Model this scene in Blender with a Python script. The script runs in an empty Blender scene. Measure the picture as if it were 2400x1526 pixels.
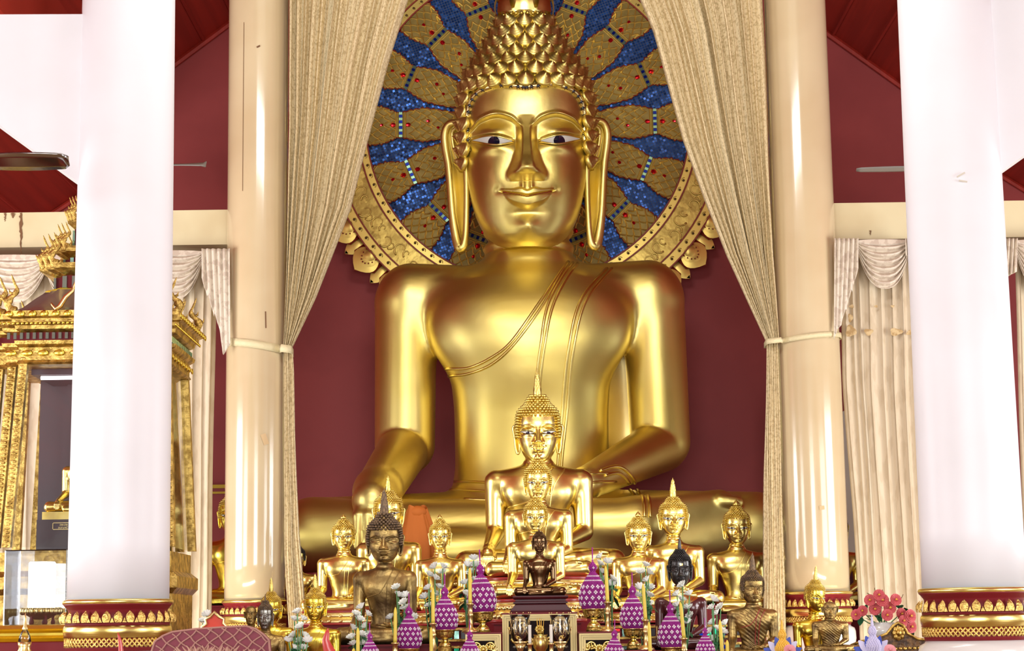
import bpy, math, random
import numpy as np
from mathutils import Vector, Matrix

C = bpy.context.scene.collection
# ------------------------------------------------------------------ camera
F = 4500.0; CX, CY = 1200.0, 763.0
PITCH = math.atan(710.0 / F); ROLL = math.radians(0.8); CAMZ = 1.7
_f = Vector((0, math.cos(PITCH), math.sin(PITCH)))
_u0 = Vector((0, -math.sin(PITCH), math.cos(PITCH))); _r0 = Vector((1, 0, 0))
_r = _r0 * math.cos(ROLL) - _u0 * math.sin(ROLL)
_u = _r0 * math.sin(ROLL) + _u0 * math.cos(ROLL)
cam = bpy.data.cameras.new('camera'); cam.sensor_width = 36.0; cam.lens = F / 2400.0 * 36.0
cam.clip_end = 200; cam.clip_start = 0.1
cam_o = bpy.data.objects.new('camera', cam); C.objects.link(cam_o)
m3 = Matrix((_r, _u, -_f)).transposed()
cam_o.matrix_world = Matrix.Translation((0, 0, CAMZ)) @ m3.to_4x4()
bpy.context.scene.camera = cam_o
def P(px, py, Y):
    """the world point at depth Y seen at a pixel of the photograph"""
    d = _f + _r * ((px - CX) / F) + _u * ((CY - py) / F)
    k = Y / d.y
    return Vector((0, 0, CAMZ)) + d * k
def S(px, Y): return px * Y / F

# ------------------------------------------------------------------ world, light, exposure
sc = bpy.context.scene
sc.view_settings.view_transform = 'Standard'; sc.view_settings.look = 'None'
sc.view_settings.gamma = 1.0; sc.view_settings.use_curve_mapping = False
sc.view_settings.exposure = -0.16
w = bpy.data.worlds.new('daylight'); sc.world = w; w.use_nodes = True
bg = w.node_tree.nodes['Background']
bg.inputs[0].default_value = (0.90, 0.95, 1.0, 1); bg.inputs[1].default_value = 1.6
sc.cycles.use_denoising = True
sc.cycles.max_bounces = 5; sc.cycles.diffuse_bounces = 3; sc.cycles.glossy_bounces = 4
sc.cycles.transmission_bounces = 4; sc.cycles.transparent_max_bounces = 8
sc.cycles.caustics_reflective = False; sc.cycles.caustics_refractive = False
def area(name, loc, target, sx, sy, power, col=(0.96, 0.98, 1.0)):
    l = bpy.data.lights.new(name, 'AREA'); l.shape = 'RECTANGLE'; l.size = sx; l.size_y = sy
    l.energy = power; l.color = col
    o = bpy.data.objects.new(name, l); C.objects.link(o); o.location = loc
    o.rotation_euler = (Vector(target) - Vector(loc)).to_track_quat('-Z', 'Y').to_euler()
    return o
# daylight through the open front of the hall and the tall side openings; low warm strip lights beside the altar
area('front_doorway_light', (0, -5.0, 3.4), (0, 24, 3.0), 9.0, 5.0, 1750)
area('side_opening_light', (-10.2, 8.5, 3.0), (0, 24, 3.4), 4.6, 4.0, 620)
area('side_opening_light', (10.2, 8.5, 3.0), (0, 24, 3.4), 4.6, 4.0, 520)
area('side_opening_light', (-10.2, 17, 3.0), (0, 26, 4.5), 4.0, 4.0, 900)
area('side_opening_light', (10.2, 17, 3.0), (0, 26, 4.5), 4.0, 4.0, 700)
area('hair_fill_light', (0, 13.0, 9.6), (0, 25.5, 5.5), 5.0, 1.2, 420)  # added fill from above for the great statue's hair, no fitting modelled
area('altar_strip_light', (-3.3, 20.2, 0.9), (-1.0, 25, 3.5), 1.6, 0.2, 40, (1, .93, .75))
area('altar_strip_light', (3.3, 20.2, 0.9), (1.0, 25, 3.5), 1.6, 0.2, 40, (1, .93, .75))

# ------------------------------------------------------------------ materials
def mat(name, col, rough=0.5, metal=0.0, emit=None, es=0, bump=0, bscale=20, var=0, vscale=6, coat=0, col2=None, thr=None, alpha=None, trans=0, spec=None, detail=3, vs3=None):
    m = bpy.data.materials.new(name); m.use_nodes = True
    nt = m.node_tree; b = nt.nodes['Principled BSDF']
    b.inputs['Base Color'].default_value = (*col, 1); b.inputs['Roughness'].default_value = rough
    b.inputs['Metallic'].default_value = metal
    if coat: b.inputs['Coat Weight'].default_value = coat; b.inputs['Coat Roughness'].default_value = 0.12
    if emit: b.inputs['Emission Color'].default_value = (*emit, 1); b.inputs['Emission Strength'].default_value = es
    if trans: b.inputs['Transmission Weight'].default_value = trans
    if alpha is not None: b.inputs['Alpha'].default_value = alpha
    if spec is not None: b.inputs['Specular IOR Level'].default_value = spec
    tc = nt.nodes.new('ShaderNodeTexCoord')
    if col2:
        n = nt.nodes.new('ShaderNodeTexNoise'); n.inputs['Scale'].default_value = vscale; n.inputs['Detail'].default_value = detail
        if vs3:
            mp = nt.nodes.new('ShaderNodeMapping'); mp.inputs['Scale'].default_value = vs3
            nt.links.new(tc.outputs['Object'], mp.inputs[0]); nt.links.new(mp.outputs[0], n.inputs['Vector'])
        else: nt.links.new(tc.outputs['Object'], n.inputs['Vector'])
        r = nt.nodes.new('ShaderNodeValToRGB'); t = thr or (0.4, 0.6)
        r.color_ramp.elements[0].position = t[0]; r.color_ramp.elements[1].position = t[1]
        r.color_ramp.elements[0].color = (*col, 1); r.color_ramp.elements[1].color = (*col2, 1)
        nt.links.new(n.outputs['Fac'], r.inputs[0]); nt.links.new(r.outputs[0], b.inputs['Base Color'])
    if bump:
        n = nt.nodes.new('ShaderNodeTexNoise'); n.inputs['Scale'].default_value = bscale; n.inputs['Detail'].default_value = 4
        nt.links.new(tc.outputs['Object'], n.inputs['Vector'])
        bp = nt.nodes.new('ShaderNodeBump'); bp.inputs['Strength'].default_value = bump; bp.inputs['Distance'].default_value = 0.02
        nt.links.new(n.outputs['Fac'], bp.inputs['Height']); nt.links.new(bp.outputs[0], b.inputs['Normal'])
    return m
M = {}
M['gold_giant'] = mat('gilded_plaster', (0.84, 0.67, 0.19), 0.40, 1, bump=0.3, bscale=7, col2=(0.91, 0.75, 0.26), vscale=3)
M['gold'] = mat('bright_gold', (0.90, 0.72, 0.22), 0.28, 1, bump=0.06, bscale=14, col2=(0.95, 0.78, 0.28), vscale=5)
M['gold_yellow'] = mat('yellow_gold', (0.9, 0.68, 0.10), 0.27, 1, bump=0.05, bscale=10)
M['frame_gold'] = mat('pale_frame_gold', (0.80, 0.64, 0.28), 0.5, .3)
M['gold_pale'] = mat('pale_gold', (0.93, 0.74, 0.33), 0.30, 1, bump=0.05, bscale=18)
M['gold_hair'] = mat('matt_gold', (0.80, 0.62, 0.18), 0.36, 1)
M['gold_old'] = mat('antique_gold', (0.34, 0.21, 0.05), 0.42, 1, bump=0.5, bscale=30, col2=(0.72, 0.50, 0.14), vscale=14)
M['bronze'] = mat('worn_gilt_bronze', (0.13, 0.08, 0.035), 0.4, 0.9, bump=0.25, bscale=12, col2=(0.55, 0.38, 0.13), vscale=2.6, thr=(.36, .66), detail=6)
M['bronze_hair'] = mat('weathered_bronze', (0.16, 0.11, 0.075), 0.6, 0.7, col2=(0.3, 0.2, 0.11), vscale=9)
M['dark_bronze'] = mat('polished_dark_bronze', (0.17, 0.09, 0.035), 0.2, 0.95, coat=.4)
M['silver_bronze'] = mat('silver_faced_bronze', (0.24, 0.22, 0.19), 0.3, 1)
M['black'] = mat('black_lacquer', (0.03, 0.024, 0.022), 0.3, 0.2, coat=.3)
M['maroon_lacquer'] = mat('maroon_lacquer', (0.09, 0.018, 0.02), 0.25, 0.1, coat=.5)
M['dark_wood'] = mat('dark_varnished_wood', (0.07, 0.008, 0.012), 0.3, spec=.15)
M['white_col'] = mat('white_painted_plaster', (0.86, 0.85, 0.88), 0.42, bump=0.05, bscale=4, col2=(0.80, 0.79, 0.81), vscale=1.2, thr=(.45, .8))
M['cream_col'] = mat('cream_gloss_paint', (0.61, 0.49, 0.30), 0.14, bump=0.10, bscale=1.6, col2=(0.56, 0.43, 0.25), vscale=.8, coat=.6)
M['cream_wall'] = mat('cream_plaster', (0.64, 0.55, 0.33), 0.6, col2=(0.56, 0.45, 0.25), vscale=1.5, thr=(.45, .75))
M['maroon'] = mat('maroon_wall_paint', (0.38, 0.052, 0.048), 0.6, bump=0.12, bscale=5, col2=(0.32, 0.040, 0.038), vscale=.8)
M['red_ceiling'] = mat('red_painted_boards', (0.42, 0.028, 0.014), 0.6, col2=(0.32, 0.02, 0.01), vscale=1, vs3=(9, .25, .25))
M['red'] = mat('red_lacquer', (0.42, 0.03, 0.025), 0.3, col2=(.3, .02, .02))
M['deep_red'] = mat('deep_red_lacquer', (0.20, 0.012, 0.016), 0.45, spec=.25)
M['white_marble'] = mat('white_gloss_base', (0.8, 0.76, 0.72), 0.2, coat=.3)
M['floor'] = mat('polished_tile', (0.42, 0.30, 0.16), 0.25, col2=(.36, .24, .12), vscale=3)
M['hall_wall'] = mat('pale_hall_plaster', (0.65, 0.6, 0.5), 0.7)
M['curtain'] = mat('jacquard_curtain', (0.72, 0.58, 0.34), 0.6, col2=(0.52, 0.39, 0.20), vscale=34, thr=(.50, .58), detail=4)
M['curtain_pale'] = mat('pale_damask_curtain', (0.58, 0.47, 0.32), 0.6, col2=(0.51, 0.40, 0.26), vscale=12, thr=(.5, .6), vs3=(1, 1, .3))
M['satin'] = mat('ivory_damask_satin', (0.66, 0.57, 0.45), 0.38, col2=(0.54, 0.44, 0.34), vscale=16, thr=(.5, .56))
M['purple'] = mat('purple_beads', (0.36, 0.02, 0.27), 0.4)
M['white_bead'] = mat('pearl_beads', (0.85, 0.75, 0.8), 0.3)
M['petal_white'] = mat('white_silk_petal', (0.95, 0.96, 0.88), 0.5)
M['leaf'] = mat('green_leaf', (0.02, 0.12, 0.045), 0.4)
M['stem'] = mat('green_stem', (0.12, 0.32, 0.12), 0.5)
M['candle_y'] = mat('yellow_wax', (0.85, 0.65, 0.08), 0.45)
M['candle_w'] = mat('white_wax', (0.88, 0.84, 0.72), 0.45)
M['pink'] = mat('pink_petal', (0.72, 0.13, 0.14), 0.6, col2=(.6, .08, .09))
M['pink_pale'] = mat('pale_pink_petal', (0.85, 0.35, 0.38), 0.6)
M['yellow'] = mat('yellow_stamen', (0.85, 0.5, 0.05), 0.5)
M['orange'] = mat('orange_robe_cloth', (0.52, 0.13, 0.010), 0.75, bump=.15, bscale=8)
M['eye_white'] = mat('eye_enamel', (0.9, 0.88, 0.8), 0.12, coat=.5)
M['eye_dark'] = mat('eye_dark', (0.008, 0.01, 0.03), 0.05, coat=1)
M['line_dark'] = mat('painted_line', (0.12, 0.06, 0.01), 0.5)
M['line_red'] = mat('red_painted_line', (0.32, 0.03, 0.01), 0.5)
M['chrome'] = mat('polished_steel', (0.35, 0.33, 0.33), 0.15, 1)
M['grey_metal'] = mat('grey_enamel', (0.22, 0.2, 0.18), 0.35)
M['lamp'] = mat('lamp_glow', (1, 1, 1), 0.4, emit=(1, .97, .9), es=7)
M['tube'] = mat('tube_glow', (1, 1, 1), 0.4, emit=(1, 1, 1), es=3)
M['bulb'] = mat('bulb_glow', (1, 1, 1), 0.4, emit=(1, .85, .6), es=5)
M['dark_panel'] = mat('dark_case_interior', (0.10, 0.08, 0.085), 0.4)
M['roof_dark'] = mat('dark_lacquer_roof', (0.16, 0.10, 0.08), 0.2, coat=.5)
M['backing'] = mat('dark_recess', (0.03, 0.02, 0.02), 0.9, spec=.1)
M['reflector_panel'] = mat('cream_reflector', (0.62, 0.46, 0.22), 0.5, col2=(.5, .36, .16), vscale=2)  # for the unseen overhead panels that tint the gold's reflections
M['band'] = mat('cream_band_cloth', (0.68, 0.58, 0.34), 0.6, bump=.3, bscale=40)
M['gold_relief'] = mat('embossed_gold', (0.9, 0.66, 0.2), 0.35, 1, bump=1.0, bscale=45)
M['blue_glass'] = mat('blue_mirror_glass', (0.01, 0.04, 0.5), 0.1, .7)
M['green_glass'] = mat('green_mirror_glass', (0.02, 0.45, 0.22), 0.1, .7)
M['teal_glass'] = mat('pale_mirror_glass', (0.4, 0.75, 0.6), 0.08, .8)
M['red_glass'] = mat('red_mirror_glass', (0.7, 0.01, 0.02), 0.1, .7)
M['stain'] = mat('brown_water_stain', (0.36, 0.22, 0.08), 0.7, col2=(.55, .4, .2), vscale=20)
M['rust'] = mat('rust_run', (0.16, 0.07, 0.025), 0.8)
M['plum'] = mat('plum_fabric', (0.22, 0.028, 0.05), 0.6)
M['trellis'] = mat('rose_trellis_thread', (0.45, 0.22, 0.18), 0.7)
M['feather'] = mat('dusty_pink_plume', (0.56, 0.32, 0.24), 0.8)
M['red_bright'] = mat('bright_red_board', (0.68, 0.05, 0.02), 0.5)
M['red_velvet'] = mat('red_fin_lacquer', (0.6, 0.05, 0.04), 0.35, coat=.4)
M['lilac'] = mat('lilac_bead', (0.62, 0.58, 0.8), 0.35)
M['amber'] = mat('amber_bead', (0.85, 0.5, 0.06), 0.35)
M['blue'] = mat('blue_ribbon', (0.03, 0.06, 0.4), 0.4)
M['porcelain'] = mat('white_porcelain', (0.72, 0.70, 0.64), 0.15, coat=.5)
M['carved'] = mat('dark_carved_wood', (0.06, 0.03, 0.015), 0.45, bump=1, bscale=30, col2=(.22, .11, .03), vscale=20)
M['paper'] = mat('beige_paper', (0.6, 0.42, 0.22), 0.8)
def glass(name, tint=(1, 1, 1), a=0.16, rough=0.03):
    m = bpy.data.materials.new(name); m.use_nodes = True; nt = m.node_tree; nt.nodes.clear()
    o = nt.nodes.new('ShaderNodeOutputMaterial'); mx = nt.nodes.new('ShaderNodeMixShader')
    t = nt.nodes.new('ShaderNodeBsdfTransparent'); g = nt.nodes.new('ShaderNodeBsdfGlossy')
    t.inputs[0].default_value = (*tint, 1); g.inputs['Roughness'].default_value = rough
    fr = nt.nodes.new('ShaderNodeFresnel'); fr.inputs[0].default_value = 1.5
    mt = nt.nodes.new('ShaderNodeMath'); mt.operation = 'ADD'; mt.inputs[1].default_value = a
    nt.links.new(fr.outputs[0], mt.inputs[0]); nt.links.new(mt.outputs[0], mx.inputs[0])
    nt.links.new(t.outputs[0], mx.inputs[1]); nt.links.new(g.outputs[0], mx.inputs[2]); nt.links.new(mx.outputs[0], o.inputs[0])
    return m
M['glass'] = glass('display_glass', (.93, .94, .96), .10)
M['acrylic'] = glass('clear_acrylic', (.97, .98, 1), .12)
M['crystal'] = glass('cut_crystal', (.96, .94, .91), .02, .1)

# ------------------------------------------------------------------ mesh helpers
def build(name, V, Fc, m, parent=None, smooth=True, mi=None, loc=None):
    me = bpy.data.meshes.new(name)
    V = np.asarray(V, dtype=np.float32).reshape(-1, 3)
    if isinstance(Fc, np.ndarray):
        k = Fc.shape[1]; n = len(Fc)
        me.vertices.add(len(V)); me.vertices.foreach_set('co', V.ravel())
        me.loops.add(n * k); me.loops.foreach_set('vertex_index', Fc.ravel().astype(np.int32))
        me.polygons.add(n); me.polygons.foreach_set('loop_start', np.arange(0, n * k, k, dtype=np.int32))
        me.update(calc_edges=True); me.validate()
    else:
        me.from_pydata(V.tolist(), [], [tuple(int(i) for i in f) for f in Fc]); me.update()
    ms = m if isinstance(m, (list, tuple)) else [m]
    for x in ms: me.materials.append(x)
    me.polygons.foreach_set('use_smooth', [bool(smooth)] * len(me.polygons))
    if mi is not None: me.polygons.foreach_set('material_index', list(mi))
    if smooth == 'auto': me.set_sharp_from_angle(angle=math.radians(38))
    o = bpy.data.objects.new(name, me); C.objects.link(o)
    if parent is not None: o.parent = parent
    if loc is not None: o.location = loc
    return o
class MB:
    """collects shapes into one mesh"""
    def __init__(s): s.v = []; s.f = []; s.m = []; s.n = 0
    def add(s, V, Fc, mi=0, T=None):
        V = np.asarray(V, dtype=float).reshape(-1, 3)
        if T is not None:
            A = np.array(T); V = V @ A[:3, :3].T + A[:3, 3]
        s.v.append(V); s.f += [tuple(int(i) + s.n for i in f) for f in Fc]; s.m += [mi] * len(Fc); s.n += len(V); return s
    def box(s, a, b, mi=0, T=None):
        x0, y0, z0 = a; x1, y1, z1 = b
        return s.add([(x0,y0,z0),(x1,y0,z0),(x1,y1,z0),(x0,y1,z0),(x0,y0,z1),(x1,y0,z1),(x1,y1,z1),(x0,y1,z1)],
              [(0,3,2,1),(4,5,6,7),(0,1,5,4),(1,2,6,5),(2,3,7,6),(3,0,4,7)], mi, T)
    def lathe(s, prof, n=32, mi=0, T=None, cap=True):
        V = []; Fc = []
        for r, z in prof:
            for i in range(n):
                a = 2 * math.pi * i / n; V.append((r * math.cos(a), r * math.sin(a), z))
        for j in range(len(prof) - 1):
            for i in range(n):
                i2 = (i + 1) % n; Fc.append((j*n+i, j*n+i2, (j+1)*n+i2, (j+1)*n+i))
        if cap: Fc.append(tuple(range(n-1, -1, -1))); Fc.append(tuple((len(prof)-1)*n + i for i in range(n)))
        return s.add(V, Fc, mi, T)
    def tube(s, pts, r, n=8, mi=0, closed=False, T=None, flat=1.0, up=None):
        pts = [Vector(p) for p in pts]; L = len(pts)
        rr = r if hasattr(r, '__len__') else [r] * L
        V = []; Fc = []; prev = None
        for i, p in enumerate(pts):
            if closed: t = pts[(i+1) % L] - pts[i-1]
            else: t = pts[min(i+1, L-1)] - pts[max(i-1, 0)]
            t = t.normalized() if t.length > 1e-9 else Vector((0, 0, 1))
            if prev is None:
                a = Vector(up) if up is not None else (Vector((0, 1, 0)) if abs(t.y) < .9 else Vector((1, 0, 0)))
            else: a = prev
            a = (a - t * a.dot(t)); a = a.normalized() if a.length > 1e-6 else t.orthogonal().normalized()
            prev = a; b = t.cross(a)
            for k in range(n):
                c = 2 * math.pi * k / n; V.append(p + (a * math.cos(c) * flat + b * math.sin(c)) * rr[i])
        for i in range(L if closed else L - 1):
            j = (i + 1) % L
            for k in range(n):
                k2 = (k + 1) % n; Fc.append((i*n+k, i*n+k2, j*n+k2, j*n+k))
        if not closed: Fc.append(tuple(range(n-1, -1, -1))); Fc.append(tuple((L-1)*n + k for k in range(n)))
        return s.add([tuple(v) for v in V], Fc, mi, T)
    def prism(s, poly, y0, y1, mi=0, T=None):
        """outline in x,z extruded along y"""
        n = len(poly); V = [(x, y0, z) for x, z in poly] + [(x, y1, z) for x, z in poly]
        Fc = [tuple(range(n)), tuple(range(2*n-1, n-1, -1))] + [(i, (i+1)%n + 0, (i+1)%n + n, i + n)[::-1] for i in range(n)]
        return s.add(V, Fc, mi, T)
    def ball(s, c, r, mi=0, n=8, m=6, T=None):
        rx, ry, rz = r if hasattr(r, '__len__') else (r, r, r)
        V = [(c[0], c[1], c[2] - rz)]
        for j in range(1, m):
            ph = math.pi * j / m - math.pi / 2
            for i in range(n):
                a = 2*math.pi*i/n; V.append((c[0]+rx*math.cos(ph)*math.cos(a), c[1]+ry*math.cos(ph)*math.sin(a), c[2]+rz*math.sin(ph)))
        V.append((c[0], c[1], c[2] + rz)); Fc = []
        for i in range(n): Fc.append((0, 1+(i+1)%n, 1+i))
        for j in range(m-2):
            for i in range(n):
                a = 1+j*n; Fc.append((a+i, a+(i+1)%n, a+n+(i+1)%n, a+n+i))
        e = len(V)-1; a = 1+(m-2)*n
        for i in range(n): Fc.append((a+i, a+(i+1)%n, e))
        return s.add(V, Fc, mi, T)
    def grid(s, fn, nu, nv, mi=0, T=None, closed=False):
        V = [fn(i/(nu if closed else nu-1), j/(nv-1)) for j in range(nv) for i in range(nu)]
        Fc = [(j*nu+i, j*nu+(i+1)%nu, (j+1)*nu+(i+1)%nu, (j+1)*nu+i) for j in range(nv-1) for i in range(nu if closed else nu-1)]
        return s.add(V, Fc, mi, T)
    def go(s, name, m, parent=None, smooth='auto', loc=None):
        return build(name, np.concatenate(s.v), s.f, m, parent, smooth, s.m, loc)
def tag(o, label=None, cat=None, group=None, kind=None):
    if label: o['label'] = label
    if cat: o['category'] = cat
    if group: o['group'] = group
    if kind: o['kind'] = kind
    return o
def thing(name, label, cat, loc=(0, 0, 0), rz=0, group=None, scale=1):
    o = bpy.data.objects.new(name, None); C.objects.link(o); o.location = loc; o.rotation_euler = (0, 0, rz)
    o.scale = (scale,)*3; o.empty_display_size = .1
    return tag(o, label, cat, group)
def use(o, name, parent, loc=None, rot=None, m=None, scale=None):
    """a copy of a part that shares its mesh data"""
    c = o.copy(); c.name = name; C.objects.link(c); c.parent = parent
    if loc is not None: c.location = loc
    if rot is not None: c.rotation_euler = rot
    if scale is not None: c.scale = scale if hasattr(scale, '__len__') else (scale,)*3
    if m is not None:
        for i, mm in enumerate(m if isinstance(m, (list, tuple)) else [m]):
            c.material_slots[i].link = 'OBJECT'; c.material_slots[i].material = mm
    return c
def lerp_tab(t, x):
    xs = [a for a, _ in t]; return float(np.interp(x, xs, [b for _, b in t]))
def smooth_tab(xs, ys, x):
    """monotone cubic interpolation"""
    xs = np.asarray(xs, float); ys = np.asarray(ys, float); x = np.asarray(x, float)
    h = np.diff(xs); d = np.diff(ys) / h; mm = np.zeros_like(ys)
    mm[0] = d[0]; mm[-1] = d[-1]
    for i in range(1, len(xs)-1):
        mm[i] = 0 if d[i-1]*d[i] <= 0 else 2*d[i-1]*d[i]/(d[i-1]+d[i])
    i = np.clip(np.searchsorted(xs, x) - 1, 0, len(xs)-2); t = np.clip((x - xs[i]) / h[i], 0, 1)
    return (2*t**3-3*t**2+1)*ys[i] + (t**3-2*t**2+t)*h[i]*mm[i] + (-2*t**3+3*t**2)*ys[i+1] + (t**3-t**2)*h[i]*mm[i+1]
# ------------------------------------------------------------------ seated figure: body by distance field, meshed by surface nets
def smin(a, b, k):
    h = np.clip(0.5 + 0.5*(b-a)/k, 0, 1); return b*(1-h) + a*h - k*h*(1-h)
def rc(X, Y, Z, a, b, r1, r2):
    a = np.array(a, np.float32); b = np.array(b, np.float32); ba = b-a; L = float(ba@ba)
    t = np.clip(((X-a[0])*ba[0] + (Y-a[1])*ba[1] + (Z-a[2])*ba[2]) / L, 0, 1)
    return np.sqrt((X-a[0]-t*ba[0])**2 + (Y-a[1]-t*ba[1])**2 + (Z-a[2]-t*ba[2])**2) - (r1 + (r2-r1)*t)
def surfnet(fn, lo, hi, h):
    ax = [np.arange(lo[i], hi[i]+h, h, dtype=np.float32) for i in range(3)]
    X, Y, Z = np.meshgrid(*ax, indexing='ij', sparse=True)
    D = fn(X, Y, Z).astype(np.float32); D[D == 0] = 1e-6
    N = D < 0; nx, ny, nz = D.shape
    c = np.zeros((nx-1, ny-1, nz-1), np.uint8)
    off = [(i, j, k) for i in (0, 1) for j in (0, 1) for k in (0, 1)]
    for i, j, k in off: c += N[i:nx-1+i, j:ny-1+j, k:nz-1+k]
    act = (c > 0) & (c < 8); idx = np.argwhere(act); n = len(idx)
    ids = -np.ones(act.shape, np.int64); ids[act] = np.arange(n)
    cd = np.stack([D[idx[:, 0]+i, idx[:, 1]+j, idx[:, 2]+k] for i, j, k in off], 1); O = np.array(off, np.float32)
    acc = np.zeros((n, 3)); cnt = np.zeros(n)
    for a in range(8):
        for b in range(a+1, 8):
            if np.abs(O[a]-O[b]).sum() != 1: continue
            m = (cd[:, a] < 0) != (cd[:, b] < 0); da, db = cd[m, a], cd[m, b]; t = (da/(da-db))[:, None]
            acc[m] += O[a]*(1-t) + O[b]*t; cnt[m] += 1
    V = (idx + acc/cnt[:, None])*h + np.array([x[0] for x in ax]); Q = []
    for d in range(3):
        e, g = (d+1) % 3, (d+2) % 3; s0 = [slice(None)]*3; s1 = [slice(None)]*3
        s0[d] = slice(0, -1); s1[d] = slice(1, None)
        cr = N[tuple(s0)] != N[tuple(s1)]; E = np.argwhere(cr)
        E = E[(E[:, e] > 0) & (E[:, g] > 0) & (E[:, e] < D.shape[e]-1) & (E[:, g] < D.shape[g]-1)]
        def cell(de, dg):
            q = E.copy(); q[:, e] -= de; q[:, g] -= dg; return ids[q[:, 0], q[:, 1], q[:, 2]]
        q = np.stack([cell(1, 1), cell(0, 1), cell(0, 0), cell(1, 0)], 1)
        inside = N[E[:, 0], E[:, 1], E[:, 2]]; q[~inside] = q[~inside][:, ::-1]; Q.append(q)
    Q = np.concatenate(Q); Q = Q[(Q >= 0).all(1)]
    return V.astype(np.float32), Q.astype(np.int32)
def body_sdf(giant=False, monk=False):
    fr = (.082, .07, .06, .008, .004) if giant else (.085, .05, .042, 0, .014)
    if giant:
        zt = [-.05, .06, .16, .27, .36, .5, .64, .74, .84, .93, .985, 1.03]
        wt = [.33, .34, .30, .258, .245, .246, .258, .285, .32, .26, .16, .135]
        dt = [.24, .24, .20, .175, .17, .18, .205, .215, .20, .165, .14, .13]
        nr, nz = .14, 1.16; sh = (.90, .94)
    else:
        zt = [-.05, .06, .16, .25, .34, .48, .64, .78, .90, .98, 1.03, 1.08]
        wt = [.31, .32, .27, .225, .215, .245, .29, .33, .345, .26, .15, .115]
        dt = [.24, .24, .20, .165, .155, .165, .19, .20, .185, .15, .12, .11]
        nr, nz = .112, 1.22; sh = (.89, .915)
    if monk: wt = [w*1.06 for w in wt]
    def f(X, Y, Z):
        zz = np.clip(Z, zt[0], zt[-1]); W = smooth_tab(zt, wt, zz).astype(np.float32); D = smooth_tab(zt, dt, zz).astype(np.float32)
        # chest leans out towards the front
        yo = -.03*np.exp(-((Z-.78)/.22)**2)
        q = (np.abs(X)/W)**2.3 + (np.abs(Y-yo)/D)**2.3
        d = (np.maximum(q, 1e-9)**(1/2.3) - 1)*np.minimum(W, D)
        d = np.maximum(d, Z-zt[-1]); d = np.maximum(d, -.05-Z)
        # pectorals
        for s in (-1, 1):
            d = smin(d, np.sqrt(((X-s*.155)/1.25)**2 + ((Y+.10)/.8)**2 + ((Z-.76)/1.0)**2) - .115, .09)
            d = smin(d, rc(X, Y, Z, (s*.16, .01, sh[0]+(.005 if giant else .01)), (s*.385, 0, sh[1]-.03), .095, .10), .09 if not giant else .06)
        # neck with folds
        rr = nr + .008*np.cos((Z-1.0)*2*math.pi/.055)*(Z > .98)
        dn = np.sqrt(X**2 + (Y-.01)**2) - rr; dn = np.maximum(dn, np.maximum(.9-Z, Z-nz)); d = smin(d, dn, .05 if not giant else .022)
        # upper arms
        L = rc(X, Y, Z, (-.40, 0, .87), (-.405, -.01, .42), .10, .088 + fr[3]); d = smin(d, L, .035)
        R = rc(X, Y, Z, (.40, 0, .87), (.41, -.01, .42), .10, .088 + fr[3]); d = smin(d, R, .035)
        # legs
        g = rc(X, Y, Z, (-.18, -.02, .12), (-.66, -.34, .115), .15, .118)
        g = smin(g, rc(X, Y, Z, (.18, -.02, .12), (.66, -.34, .115), .15, .118), .05)
        g = smin(g, rc(X, Y, Z, (.66, -.36, .10), (-.30, -.50, .055), .10, .07), .03)
        g = smin(g, rc(X, Y, Z, (-.66, -.36, .115), (.30, -.47, .135), .112, .075), .02)
        g = smin(g, rc(X, Y, Z, (-.1, -.2, .08), (.1, -.2, .08), .13, .13), .1)
        # right foot, sole up on the left thigh
        g = smin(g, rc(X, Y, Z, (.30, -.46, .15), (.55, -.40, .185), .062, .052), .03)
        for k in range(5):
            g = smin(g, rc(X, Y, Z, (.55, -.44+.028*k, .20), (.60-.008*k, -.445+.028*k, .195), .022-.002*k, .018-.002*k), .006)
        d = smin(d, g, .035)
        # right forearm and hand reaching down over the shin
        a = rc(X, Y, Z, (-.405, -.02, .41), (-.465, -.40, .245), fr[0], fr[1])
        a = smin(a, rc(X, Y, Z, (-.465, -.40, .245), (-.475, -.48, .215), fr[1], fr[2]), .02)
        for k in range(4):
            x = -.512 + .028*k; l = (.0, .02, .025, .01)[k]
            a = smin(a, rc(X, Y, Z, (-.472 + (x+.472)*.6, -.47, .215), (x, -.535, .165), .03, .0165), .012)
            a = smin(a, rc(X, Y, Z, (x, -.535, .165), (x*1.004, -.552, .075-l), .0165, .0115), .008)
        a = smin(a, rc(X, Y, Z, (-.435, -.46, .215), (-.405, -.515, .15), .022, .014), .012)
        d = smin(d, a, fr[4])
        # left forearm, hand open in the lap
        b = rc(X, Y, Z, (.41, -.02, .405), (.16, -.36, .265), .085, .05)
        b = smin(b, rc(X, Y, Z, (.16, -.36, .262), (.06, -.385, .252), .046, .034), .02)
        for k in range(4):
            yk = -.42 + .025*k; l = (.0, .02, .025, .008)[k]
            b = smin(b, rc(X, Y, Z, (.06, -.385 + (yk+.385)*.6, .252), (-.03, yk, .256), .026, .0155), .01)
            b = smin(b, rc(X, Y, Z, (-.03, yk, .256), (-.085-l, yk+.006, .262), .0155, .011), .008)
        b = smin(b, rc(X, Y, Z, (.08, -.41, .262), (.01, -.435, .285), .02, .013), .01)
        d = smin(d, b, fr[4])
        if monk:
            u = (X*.55 + Z*.83)
            d = d - .0045*np.sin(u*95 + 3*np.sin(X*7))*np.exp(-((X+.02)/.28)**2)*(Y < .05)*(Z < .98)*(Z > .2)
        return np.maximum(d, -Z)
    return f
def make_body(name, h, **k):
    V, Q = surfnet(body_sdf(**k), (-.86, -.68, -.02), (.86, .32, 1.26), h)
    return V, Q

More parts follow.
